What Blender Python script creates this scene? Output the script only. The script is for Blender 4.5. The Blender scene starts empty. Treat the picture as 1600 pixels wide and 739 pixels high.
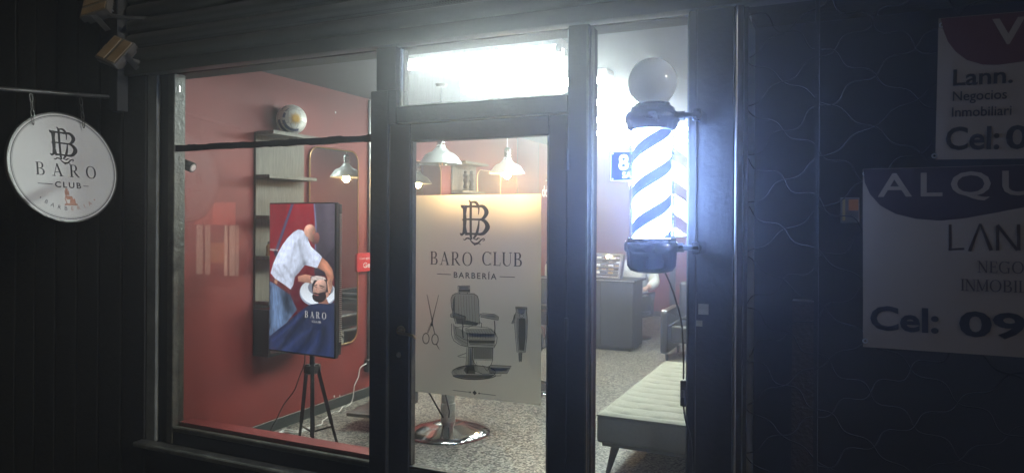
import bpy, bmesh, math, random
import numpy as np
from mathutils import Vector, Matrix
random.seed(7); np.random.seed(7)
PI = math.pi
sc = bpy.context.scene
C = sc.collection

# ------------------------------------------------------------------ camera
CAM_H, CAM_D, YAW, FPX, ROLL = 1.6, 2.8, math.radians(24.96), 1117.0, 0.0055
cam = bpy.data.cameras.new('camera')
cam.sensor_width = 36.0
cam.lens = 36.0 * FPX / 1600.0
cam.shift_y = -26.5 / 1600.0
cam.clip_start = 0.02; cam.clip_end = 500
co = bpy.data.objects.new('camera', cam); C.objects.link(co)
co.matrix_world = Matrix.Translation((0, -CAM_D, CAM_H)) @ Matrix.Rotation(YAW, 4, 'Z') @ Matrix.Rotation(PI/2, 4, 'X') @ Matrix.Rotation(ROLL, 4, 'Z')
sc.camera = co

# ------------------------------------------------------------------ night sky, faint warm street light as the one sun lamp
SUN_EL, SUN_ROT = math.radians(20), math.radians(96)
w = bpy.data.worlds.new('World'); sc.world = w; w.use_nodes = True
nt = w.node_tree; bg = nt.nodes['Background']
sky = nt.nodes.new('ShaderNodeTexSky'); sky.sky_type = 'NISHITA'; sky.sun_disc = False
sky.sun_elevation = SUN_EL; sky.sun_rotation = SUN_ROT
nt.links.new(sky.outputs[0], bg.inputs[0]); bg.inputs[1].default_value = 0.0006
sl = bpy.data.lights.new('street_glow', 'SUN'); sl.energy = 1.55; sl.angle = math.radians(1.5); sl.color = (1.0, 0.95, 0.84)
so = bpy.data.objects.new('street_glow', sl); C.objects.link(so)
_dirv = Vector((0.93, -0.10, 0.34)).normalized()       # towards the light: a street lamp along the pavement to the right
so.rotation_euler = _dirv.to_track_quat('Z', 'Y').to_euler()

sc.view_settings.view_transform = 'Standard'; sc.view_settings.look = 'None'
sc.view_settings.exposure = 0.0; sc.view_settings.gamma = 1.0; sc.view_settings.use_curve_mapping = False
sc.render.engine = 'CYCLES'
cy = sc.cycles
cy.use_denoising = True; cy.max_bounces = 8; cy.diffuse_bounces = 3; cy.glossy_bounces = 4
cy.transmission_bounces = 6; cy.transparent_max_bounces = 32; cy.volume_bounces = 0
cy.sample_clamp_indirect = 6.0; cy.caustics_reflective = False; cy.caustics_refractive = False
cy.volume_step_rate = 1.0; cy.use_light_tree = True

TUBE_L, POLE_L, BULB_L = 172.0, 135.0, 1000.0
BLOOM_HAZE = 0.031

# ------------------------------------------------------------------ measuring helper: a point of the photograph on a real plane
def _ray(px, py):
    dx, dy = px - 800, 343 - py
    u, v = (dx - ROLL*dy)/FPX, (dy + ROLL*dx)/FPX
    s, c = math.sin(YAW), math.cos(YAW)
    return -s + u*c, c + u*s, v
def on_y(px, py, y=0.0):
    d = _ray(px, py); t = (y + CAM_D)/d[1]; return Vector((t*d[0], y, CAM_H + t*d[2]))
def on_x(px, py, x=-3.9):
    d = _ray(px, py); t = x/d[0]; return Vector((x, t*d[1] - CAM_D, CAM_H + t*d[2]))
def on_z(px, py, z=0.0):
    d = _ray(px, py); t = (z - CAM_H)/d[2]; return Vector((t*d[0], t*d[1] - CAM_D, z))

# ------------------------------------------------------------------ materials
MATS = {}
def mat(name, col, rough=0.5, metal=0.0, var=0.0, vscale=8.0, bump=0.0, bscale=60.0, emit=None, estr=0.0, stretch=None, spec=0.5, coat=0.0, sheen=0.0):
    if name in MATS: return MATS[name]
    m = bpy.data.materials.new(name); m.use_nodes = True; MATS[name] = m
    t = m.node_tree; b = t.nodes['Principled BSDF']
    b.inputs['Roughness'].default_value = rough; b.inputs['Metallic'].default_value = metal
    b.inputs['Base Color'].default_value = (*col, 1); b.inputs['Specular IOR Level'].default_value = spec
    b.inputs['Coat Weight'].default_value = coat; b.inputs['Sheen Weight'].default_value = sheen
    tc = t.nodes.new('ShaderNodeTexCoord'); mp = t.nodes.new('ShaderNodeMapping')
    t.links.new(tc.outputs['Object'], mp.inputs[0])
    if stretch: mp.inputs['Scale'].default_value = stretch
    if var > 0:
        n = t.nodes.new('ShaderNodeTexNoise'); n.inputs['Scale'].default_value = vscale; n.inputs['Detail'].default_value = 6; n.inputs['Roughness'].default_value = .65
        t.links.new(mp.outputs[0], n.inputs[0])
        r = t.nodes.new('ShaderNodeValToRGB'); r.color_ramp.elements[0].position = .3; r.color_ramp.elements[1].position = .7
        r.color_ramp.elements[0].color = (*[c*(1-var) for c in col], 1); r.color_ramp.elements[1].color = (*[min(1, c*(1+var)) for c in col], 1)
        t.links.new(n.outputs[0], r.inputs[0]); t.links.new(r.outputs[0], b.inputs['Base Color'])
        mr = t.nodes.new('ShaderNodeMapRange'); mr.inputs[3].default_value = max(.03, rough - var*.25); mr.inputs[4].default_value = min(1, rough + var*.25)
        t.links.new(n.outputs[0], mr.inputs[0]); t.links.new(mr.outputs[0], b.inputs['Roughness'])
    if bump > 0:
        n2 = t.nodes.new('ShaderNodeTexNoise'); n2.inputs['Scale'].default_value = bscale; n2.inputs['Detail'].default_value = 4
        t.links.new(mp.outputs[0], n2.inputs[0])
        bp = t.nodes.new('ShaderNodeBump'); bp.inputs['Strength'].default_value = bump; bp.inputs['Distance'].default_value = .01
        t.links.new(n2.outputs[0], bp.inputs['Height']); t.links.new(bp.outputs[0], b.inputs['Normal'])
    if emit:
        b.inputs['Emission Color'].default_value = (*emit, 1); b.inputs['Emission Strength'].default_value = estr
    return m

def emat(name, col, s):
    if name in MATS: return MATS[name]
    m = bpy.data.materials.new(name); m.use_nodes = True; MATS[name] = m
    t = m.node_tree; t.nodes.clear()
    e = t.nodes.new('ShaderNodeEmission'); e.inputs[0].default_value = (*col, 1); e.inputs[1].default_value = s
    o = t.nodes.new('ShaderNodeOutputMaterial'); t.links.new(e.outputs[0], o.inputs[0])
    return m

def glass(name, dirt=.02, streak=(6, 6, 1.2), tint=(.97, .99, .98), amount=.05, rough=.0):
    """Thin pane: clear with fresnel reflection, plus a film of dust that scatters light."""
    if name in MATS: return MATS[name]
    m = bpy.data.materials.new(name); m.use_nodes = True; MATS[name] = m
    t = m.node_tree; t.nodes.clear(); N = t.nodes.new; L = t.links.new
    o = N('ShaderNodeOutputMaterial'); tr = N('ShaderNodeBsdfTransparent'); tr.inputs[0].default_value = (*tint, 1)
    gl = N('ShaderNodeBsdfGlossy'); gl.inputs['Roughness'].default_value = rough; gl.inputs[0].default_value = (1, 1, 1, 1)
    fr = N('ShaderNodeFresnel'); ge = N('ShaderNodeNewGeometry'); ir = N('ShaderNodeMapRange'); ir.inputs[3].default_value = 1.45; ir.inputs[4].default_value = 1/1.45
    L(ge.outputs['Backfacing'], ir.inputs[0]); L(ir.outputs[0], fr.inputs[0])
    mx = N('ShaderNodeMixShader'); L(fr.outputs[0], mx.inputs[0]); L(tr.outputs[0], mx.inputs[1]); L(gl.outputs[0], mx.inputs[2])
    tl = N('ShaderNodeBsdfTranslucent'); tl.inputs[0].default_value = (.85, .9, .92, 1)
    df = N('ShaderNodeBsdfDiffuse'); df.inputs[0].default_value = (.7, .72, .72, 1)
    dm = N('ShaderNodeMixShader'); dm.inputs[0].default_value = .35; L(tl.outputs[0], dm.inputs[1]); L(df.outputs[0], dm.inputs[2])
    tc = N('ShaderNodeTexCoord'); mp = N('ShaderNodeMapping'); mp.inputs['Scale'].default_value = streak; L(tc.outputs['Object'], mp.inputs[0])
    n = N('ShaderNodeTexNoise'); n.inputs['Scale'].default_value = 4; n.inputs['Detail'].default_value = 10; n.inputs['Roughness'].default_value = .75; L(mp.outputs[0], n.inputs[0])
    mr = N('ShaderNodeMapRange'); mr.inputs[1].default_value = .42; mr.inputs[2].default_value = .8; mr.inputs[3].default_value = dirt; mr.inputs[4].default_value = dirt + amount; L(n.outputs[0], mr.inputs[0])
    m2 = N('ShaderNodeMixShader'); L(mr.outputs[0], m2.inputs[0]); L(mx.outputs[0], m2.inputs[1]); L(dm.outputs[0], m2.inputs[2])
    L(m2.outputs[0], o.inputs[0])
    return m

def translucent_mat(name, col, tcol, f=.5):
    if name in MATS: return MATS[name]
    m = bpy.data.materials.new(name); m.use_nodes = True; MATS[name] = m
    t = m.node_tree; t.nodes.clear(); N = t.nodes.new; L = t.links.new
    o = N('ShaderNodeOutputMaterial'); a = N('ShaderNodeBsdfDiffuse'); a.inputs[0].default_value = (*col, 1)
    b = N('ShaderNodeBsdfTranslucent'); b.inputs[0].default_value = (*tcol, 1)
    mx = N('ShaderNodeMixShader'); mx.inputs[0].default_value = f; L(a.outputs[0], mx.inputs[1]); L(b.outputs[0], mx.inputs[2])
    rf = N('ShaderNodeBsdfRefraction'); rf.inputs['Color'].default_value = (.92, .88, .80, 1); rf.inputs['Roughness'].default_value = .5; rf.inputs['IOR'].default_value = 1.3
    m3 = N('ShaderNodeMixShader'); m3.inputs[0].default_value = .55; L(mx.outputs[0], m3.inputs[1]); L(rf.outputs[0], m3.inputs[2])
    ge = N('ShaderNodeNewGeometry'); tp = N('ShaderNodeBsdfTransparent'); m4 = N('ShaderNodeMixShader')   # one scattering layer: leaving the sheet is clear
    L(ge.outputs['Backfacing'], m4.inputs[0]); L(m3.outputs[0], m4.inputs[1]); L(tp.outputs[0], m4.inputs[2])
    L(m4.outputs[0], o.inputs[0]); return m

def ink(name, k):
    if name in MATS: return MATS[name]
    m = bpy.data.materials.new(name); m.use_nodes = True; MATS[name] = m
    t = m.node_tree; t.nodes.clear(); N = t.nodes.new; L = t.links.new
    o = N('ShaderNodeOutputMaterial'); a = N('ShaderNodeBsdfTransparent'); a.inputs[0].default_value = (k, k*1.01, k, 1)
    b = N('ShaderNodeBsdfDiffuse'); b.inputs[0].default_value = (.05, .05, .05, 1)
    mx = N('ShaderNodeMixShader'); mx.inputs[0].default_value = .15; L(a.outputs[0], mx.inputs[1]); L(b.outputs[0], mx.inputs[2]); L(mx.outputs[0], o.inputs[0]); return m

def vcol_mat(name, emis=0.0, rough=.3):
    if name in MATS: return MATS[name]
    m = bpy.data.materials.new(name); m.use_nodes = True; MATS[name] = m
    t = m.node_tree; b = t.nodes['Principled BSDF']; a = t.nodes.new('ShaderNodeVertexColor'); a.layer_name = 'Col'
    b.inputs['Roughness'].default_value = rough
    if emis > 0:
        b.inputs['Base Color'].default_value = (.01, .01, .01, 1); t.links.new(a.outputs[0], b.inputs['Emission Color']); b.inputs['Emission Strength'].default_value = emis
    else: t.links.new(a.outputs[0], b.inputs['Base Color'])
    return m

def terrazzo():
    m = bpy.data.materials.new('terrazzo'); m.use_nodes = True
    t = m.node_tree; b = t.nodes['Principled BSDF']; N = t.nodes.new; L = t.links.new
    tc = N('ShaderNodeTexCoord')
    v = N('ShaderNodeTexVoronoi'); v.inputs['Scale'].default_value = 78; L(tc.outputs['Object'], v.inputs['Vector'])
    sp = N('ShaderNodeSeparateColor'); L(v.outputs['Color'], sp.inputs[0])
    r = N('ShaderNodeValToRGB'); r.color_ramp.interpolation = 'CONSTANT'
    e = r.color_ramp.elements; e[0].position = 0; e[0].color = (.02, .02, .02, 1); e[1].position = .32; e[1].color = (.16, .155, .135, 1)
    for p, c in ((.45, (.31, .30, .255)), (.7, (.45, .44, .375)), (.88, (.21, .195, .155))):
        q = e.new(p); q.color = (*c, 1)
    L(sp.outputs[0], r.inputs[0])
    n = N('ShaderNodeTexNoise'); n.inputs['Scale'].default_value = 1.3; n.inputs['Detail'].default_value = 8; L(tc.outputs['Object'], n.inputs[0])
    mr = N('ShaderNodeMapRange'); mr.inputs[1].default_value = .3; mr.inputs[2].default_value = .7; mr.inputs[3].default_value = .72; mr.inputs[4].default_value = 1.08; L(n.outputs[0], mr.inputs[0])
    mx = N('ShaderNodeMix'); mx.data_type = 'RGBA'; mx.blend_type = 'MULTIPLY'; mx.inputs[0].default_value = 1
    L(r.outputs[0], mx.inputs[6]); L(mr.outputs[0], mx.inputs[7]); L(mx.outputs[2], b.inputs['Base Color'])
    b.inputs['Roughness'].default_value = .42
    return m

def wood_mat():
    m = bpy.data.materials.new('grey_wood'); m.use_nodes = True
    t = m.node_tree; b = t.nodes['Principled BSDF']; N = t.nodes.new; L = t.links.new
    tc = N('ShaderNodeTexCoord'); mp = N('ShaderNodeMapping'); mp.inputs['Scale'].default_value = (10, 10, 1.0); L(tc.outputs['Object'], mp.inputs[0])
    n = N('ShaderNodeTexNoise'); n.inputs['Scale'].default_value = 6; n.inputs['Detail'].default_value = 9; n.inputs['Distortion'].default_value = 1.2; L(mp.outputs[0], n.inputs[0])
    r = N('ShaderNodeValToRGB'); r.color_ramp.elements[0].position = .3; r.color_ramp.elements[1].position = .7
    r.color_ramp.elements[0].color = (.075, .066, .05, 1); r.color_ramp.elements[1].color = (.18, .165, .13, 1)
    L(n.outputs[0], r.inputs[0]); L(r.outputs[0], b.inputs['Base Color']); b.inputs['Roughness'].default_value = .55
    return m

M_frame = mat('black_painted_metal', (.013, .014, .014), .6, var=.35, vscale=5, bump=.25, bscale=40)
M_frame2 = mat('worn_frame_paint', (.06, .058, .042), .5, var=.6, vscale=14, bump=.5, bscale=50)
M_reveal = mat('grey_reveal_paint', (.16, .17, .155), .55, var=.35, vscale=6, bump=.3, bscale=40)
M_facade = mat('dark_facade_paint', (.011, .010, .008), .75, var=.4, vscale=3, bump=.5, bscale=30)
M_shutter = mat('dark_shutter_metal', (.075, .072, .058), .45, metal=.3, var=.3, vscale=3, stretch=(1, 4, 4))
M_red = mat('oxide_red_wall_paint', (.195, .024, .019), .6, var=.15, vscale=2.5, bump=.08, bscale=90)
M_redd = mat('dark_red_panel', (.17, .05, .065), .5, var=.12, vscale=2)
M_ceil = mat('grey_ceiling_paint', (.13, .145, .145), .8, var=.08)
M_terr = terrazzo(); M_wood = wood_mat()
M_base = mat('charcoal_baseboard', (.028, .034, .032), .4)
M_black = mat('black_plastic', (.012, .012, .013), .35, var=.15)
M_leather = mat('black_leather', (.014, .014, .015), .32, bump=.3, bscale=120)
M_chrome = mat('chrome', (.72, .73, .73), .12, metal=1.0, var=.06)
M_alu = mat('brushed_aluminium', (.62, .63, .6), .3, metal=1.0, var=.15, vscale=20)
M_steel = mat('dark_steel', (.16, .16, .15), .35, metal=.9, var=.3)
M_gold = mat('brass_trim', (.65, .47, .22), .28, metal=1.0)
M_mirror = mat('mirror_silver', (.86, .86, .86), .02, metal=1.0)
M_white = mat('white_enamel', (.78, .79, .76), .35, var=.04)
M_cord = mat('white_cord', (.75, .74, .70), .5)
M_tube = emat('tube_glow', (.90, 1.0, .98), TUBE_L)
M_bulb = emat('bulb_glow', (1.0, .62, .26), BULB_L)
M_glass = glass('window_glass', .002, (6, 6, 1.5), amount=.018)
M_glass_dirty = glass('dusty_glass', .03, (30, 30, 1.6), amount=.14)
M_ink = mat('charcoal_ink', (.035, .037, .040), .5)
M_ink2 = mat('grey_ink', (.11, .115, .11), .5)

# ------------------------------------------------------------------ mesh building
class MB:
    def __init__(s): s.bm = bmesh.new()
    def box(s, x0, x1, y0, y1, z0, z1, bev=0.0, m=None, seg=1):
        v = [s.bm.verts.new(p) for p in ((x0,y0,z0),(x1,y0,z0),(x1,y1,z0),(x0,y1,z0),(x0,y0,z1),(x1,y0,z1),(x1,y1,z1),(x0,y1,z1))]
        fs = [s.bm.faces.new([v[i] for i in q]) for q in ((3,2,1,0),(4,5,6,7),(0,1,5,4),(1,2,6,5),(2,3,7,6),(3,0,4,7))]
        if m is not None:
            for a in v: a.co = m @ a.co
        if bev > 0:
            es = list({e for f in fs for e in f.edges})
            bmesh.ops.bevel(s.bm, geom=es, offset=bev, segments=seg, affect='EDGES', profile=.6)
        return s
    def tube(s, pts, r, n=8, caps=True, squash=None):
        pts = [Vector(p) for p in pts]; rs = r if isinstance(r, (list, tuple)) else [r]*len(pts)
        rings = []; up = None
        for i, p in enumerate(pts):
            d = ((pts[min(i+1, len(pts)-1)] - pts[max(i-1, 0)])).normalized()
            if up is None: up = Vector((0, 0, 1)) if abs(d.z) < .9 else Vector((1, 0, 0))
            a = d.cross(up)
            if a.length < 1e-4: a = d.cross(Vector((0, 1, 0)))
            a.normalize(); b = a.cross(d).normalized(); up = b
            rings.append([s.bm.verts.new(p + (a*math.cos(2*PI*k/n) + b*math.sin(2*PI*k/n))*rs[i]) for k in range(n)])
        for i in range(len(rings)-1):
            for k in range(n):
                s.bm.faces.new((rings[i][k], rings[i][(k+1) % n], rings[i+1][(k+1) % n], rings[i+1][k]))
        if caps:
            s.bm.faces.new(rings[0][::-1]); s.bm.faces.new(rings[-1])
        return s
    def lathe(s, prof, n=32, c=(0, 0, 0), close=False):
        cx, cy_, cz = c; rings = []
        for r, z in prof:
            if r < 1e-6: rings.append([s.bm.verts.new((cx, cy_, cz+z))])
            else: rings.append([s.bm.verts.new((cx+r*math.cos(2*PI*k/n), cy_+r*math.sin(2*PI*k/n), cz+z)) for k in range(n)])
        for i in range(len(rings)-1):
            A, B = rings[i], rings[i+1]
            for k in range(n):
                k2 = (k+1) % n
                if len(A) == 1 and len(B) == 1: continue
                if len(A) == 1: s.bm.faces.new((A[0], B[k2], B[k]))
                elif len(B) == 1: s.bm.faces.new((A[k], A[k2], B[0]))
                else: s.bm.faces.new((A[k], A[k2], B[k2], B[k]))
        return s
    def ball(s, c, r, u=20, v=12, sx=1, sy=1, sz=1):
        bmesh.ops.create_uvsphere(s.bm, u_segments=u, v_segments=v, radius=r, matrix=Matrix.Translation(c) @ Matrix.Diagonal((sx, sy, sz, 1)))
        return s
    def prism(s, pts, z0, z1, m=None):
        """polygon in local xy, extruded along z"""
        a = [s.bm.verts.new((x, y, z0)) for x, y in pts]; b = [s.bm.verts.new((x, y, z1)) for x, y in pts]; n = len(pts)
        s.bm.faces.new(a[::-1]); s.bm.faces.new(b)
        for i in range(n): s.bm.faces.new((a[i], a[(i+1) % n], b[(i+1) % n], b[i]))
        if m is not None:
            for q in a+b: q.co = m @ q.co
        return s
    def build(s, name, m, parent=None, smooth=True, ang=35):
        bmesh.ops.recalc_face_normals(s.bm, faces=s.bm.faces[:])
        me = bpy.data.meshes.new(name); s.bm.to_mesh(me); s.bm.free()
        if m is not None: me.materials.append(m)
        if smooth:
            me.polygons.foreach_set('use_smooth', [True]*len(me.polygons)); me.set_sharp_from_angle(angle=math.radians(ang))
        o = bpy.data.objects.new(name, me); C.objects.link(o)
        if parent is not None: o.parent = parent
        return o

def tag(o, label=None, cat=None, group=None, kind=None):
    if label: o['label'] = label
    if cat: o['category'] = cat
    if group: o['group'] = group
    if kind: o['kind'] = kind
    return o
def thing(name, label, cat, loc=(0, 0, 0), rot=None, group=None):
    o = bpy.data.objects.new(name, None); C.objects.link(o); o.empty_display_size = .1
    if rot is not None: o.matrix_world = Matrix.Translation(loc) @ rot
    else: o.location = loc
    return tag(o, label, cat, group)
def struct(o): o['kind'] = 'structure'; return o
def copy_tree(o, parent=None):
    c = o.copy(); C.objects.link(c)
    if parent is not None: c.parent = parent
    for ch in list(o.children): copy_tree(ch, c)
    return c
def box(name, m, parent, *a, bev=0.0, seg=1, mm=None): return MB().box(*a, bev=bev, seg=seg, m=mm).build(name, m, parent)

# --- flat print: strokes, filled shapes and letters in a local xy plane, each layer a hair above the last
class Print:
    def __init__(s, z=.0): s.v = []; s.f = []; s.z = z; s.dz = .00003
    def _nz(s): s.z += s.dz; return s.z
    def strip(s, L, R):
        z = s._nz(); b = len(s.v); n = len(L)
        for a, c in zip(L, R): s.v += [(a[0], a[1], z), (c[0], c[1], z)]
        for i in range(n-1): s.f.append((b+2*i, b+2*i+1, b+2*i+3, b+2*i+2))
    def stroke(s, pts, w):
        ws = w if isinstance(w, (list, tuple)) else [w]*len(pts); Lp, Rp = [], []
        for i, p in enumerate(pts):
            a = pts[max(i-1, 0)]; c = pts[min(i+1, len(pts)-1)]
            dx, dy = c[0]-a[0], c[1]-a[1]; l = math.hypot(dx, dy) or 1; nx, ny = -dy/l, dx/l
            Lp.append((p[0]+nx*ws[i]/2, p[1]+ny*ws[i]/2)); Rp.append((p[0]-nx*ws[i]/2, p[1]-ny*ws[i]/2))
        s.strip(Lp, Rp)
    def poly(s, pts):
        z = s._nz(); b = len(s.v); s.v += [(x, y, z) for x, y in pts]; s.f.append(tuple(range(b, b+len(pts))))
    def ellipse(s, cx, cy_, rx, ry, n=28): s.poly([(cx+rx*math.cos(2*PI*k/n), cy_+ry*math.sin(2*PI*k/n)) for k in range(n)])
    def ring(s, cx, cy_, rx, ry, w, n=64, a0=0, a1=2*PI):
        A = [a0+(a1-a0)*k/n for k in range(n+1)]
        s.strip([(cx+rx*math.cos(a), cy_+ry*math.sin(a)) for a in A], [(cx+(rx-w)*math.cos(a), cy_+(ry-w)*math.sin(a)) for a in A])
    def map(s, fn): s.v = [(*fn(x, y), z) for x, y, z in s.v]; return s
    def build(s, name, m, parent, vfn=None):
        me = bpy.data.meshes.new(name); me.from_pydata([vfn(p) if vfn else p for p in s.v], [], s.f); me.materials.append(m)
        bm = bmesh.new(); bm.from_mesh(me); bmesh.ops.triangulate(bm, faces=[f for f in bm.faces if len(f.verts) > 4]); bm.to_mesh(me); bm.free()
        o = bpy.data.objects.new(name, me); C.objects.link(o); o.parent = parent; return o

def serif(P, ch, x, y, h, T=.135, t=.045):
    """Roman capital at (x, y), height h; returns the advance."""
    def S(p, w): P.stroke([(x+a*h, y+b*h) for a, b in p], [q*h for q in w] if isinstance(w, list) else w*h)
    def sf(cx, cy_, l=.26): S([(cx-l/2, cy_), (cx+l/2, cy_)], t)
    def bowl(cx, cy_, rx, ry, a0=-90, a1=90, n=16, T2=None):
        T2 = T2 or T; pts, ws = [], []
        for k in range(n+1):
            a = math.radians(a0+(a1-a0)*k/n); ww = t+(T2-t)*abs(math.cos(a))**1.5
            pts.append((cx+(rx-ww/2)*math.cos(a), cy_+(ry-t/2)*math.sin(a))); ws.append(ww)
        S(pts, ws)
    e = t/2
    if ch == 'B':
        S([(.17, 0), (.17, 1)], T); S([(.04, e), (.42, e)], t); S([(.04, 1-e), (.38, 1-e)], t); S([(.17, .52), (.40, .52)], t)
        bowl(.36, .76, .26, .24); bowl(.38, .26, .31, .26); return .80*h
    if ch == 'A':
        S([(.12, 0), (.40, 1)], t*1.1); S([(.385, 1), (.70, 0)], [T*.9, T*1.05]); S([(.20, .33), (.58, .33)], t); sf(.11, e, .26); sf(.70, e, .30); return .88*h
    if ch == 'R':
        S([(.17, 0), (.17, 1)], T); S([(.04, 1-e), (.38, 1-e)], t); S([(.17, .48), (.40, .48)], t); sf(.17, e, .28)
        bowl(.36, .74, .28, .26); S([(.38, .48), (.56, .2), (.74, e)], [T*.8, T, T*.6]); S([(.66, e), (.82, e)], t); return .86*h
    if ch == 'O': bowl(.46, .5, .42, .51, 0, 360, 48); return .98*h
    if ch == 'C':
        bowl(.46, .5, .42, .51, 48, 312, 36); S([(.76, .78), (.76, 1.0)], t); S([(.76, .0), (.76, .2)], t*.8); return .90*h
    if ch == 'L':
        S([(.17, 0), (.17, 1)], T); sf(.17, 1-e, .28); S([(.04, e), (.60, e)], t); S([(.59, 0), (.61, .24)], t); return .70*h
    if ch == 'U':
        S([(.17, 1), (.17, .3)], T); pts = [(.17+.27*(1-math.cos(a)), .3-.29*math.sin(a)) for a in [PI*k/14 for k in range(15)]]
        S(pts, [t+(T-t)*max(0, math.cos(PI*k/14))**1.2 for k in range(15)]); S([(.71, .3), (.71, 1)], t); sf(.17, 1-e, .28); sf(.71, 1-e, .24); return .92*h
    if ch == 'N':
        S([(.14, 0), (.14, 1)], t); S([(.12, 1), (.68, 0)], T); S([(.68, 0), (.68, 1)], t); sf(.14, e, .24); sf(.10, 1-e, .2); sf(.68, 1-e, .24); return .84*h
    if ch == 'E':
        S([(.17, 0), (.17, 1)], T); S([(.04, e), (.58, e)], t); S([(.04, 1-e), (.55, 1-e)], t); S([(.17, .52), (.46, .52)], t); S([(.58, 0), (.60, .22)], t); S([(.55, 1), (.56, .8)], t); S([(.46, .42), (.46, .62)], t); return .68*h
    if ch == 'G':
        bowl(.46, .5, .42, .51, 48, 300, 36); S([(.74, 0), (.74, .42)], T*.9); S([(.60, .42), (.86, .42)], t); S([(.76, .78), (.76, 1)], t); return .94*h
    if ch == 'I': S([(.17, 0), (.17, 1)], T); sf(.17, e); sf(.17, 1-e); return .36*h
    if ch == 'M':
        S([(.14, 0), (.14, 1)], t); S([(.14, 1), (.46, .05)], T*.9); S([(.46, .05), (.80, 1)], t); S([(.80, 0), (.80, 1)], T); sf(.14, e, .24); sf(.80, e, .28); sf(.1, 1-e, .16); sf(.84, 1-e, .2); return 1.0*h
    return .35*h
def serif_text(P, txt, cx, y, width, h):
    """centred line stretched to the given width by its spacing"""
    Q = Print(); adv = [serif(Q, c, 0, 0, h) for c in txt]
    gap = (width - sum(adv))/max(1, len(txt)-1); x = cx - width/2
    for c, a in zip(txt, adv): serif(P, c, x, y, h); x += a + gap

def text_mesh(txt, size, bold=0.0, spacing=1.0, sx=1.0, align='LEFT', depth=0.0):
    cu = bpy.data.curves.new('lettering', 'FONT'); cu.body = txt; cu.size = size; cu.offset = bold; cu.space_character = spacing
    cu.align_x = align; cu.resolution_u = 3; cu.extrude = depth
    o = bpy.data.objects.new('tmp', cu); C.objects.link(o)
    dg = bpy.context.evaluated_depsgraph_get(); me = bpy.data.meshes.new_from_object(o.evaluated_get(dg))
    C.objects.unlink(o); bpy.data.objects.remove(o); bpy.data.curves.remove(cu)
    if sx != 1.0: me.transform(Matrix.Diagonal((sx, 1, 1, 1)))
    return me
def text(name, txt, m, parent, x, y, z, size, **k):
    fit = k.pop('fit', None); rotz = k.pop('rotz', 0)
    me = text_mesh(txt, size, **k)
    if fit:
        xs = [v.co.x for v in me.vertices]; lo, hi = min(xs), max(xs); f = fit/(hi-lo)
        me.transform(Matrix.Diagonal((f, 1, 1, 1)) @ Matrix.Translation((-lo, 0, 0)))
    me.materials.clear(); me.materials.append(m); me.transform(Matrix.Translation((x, y, z)) @ Matrix.Rotation(rotz, 4, 'Z'))
    o = bpy.data.objects.new(name, me); C.objects.link(o); o.parent = parent; return o

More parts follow.
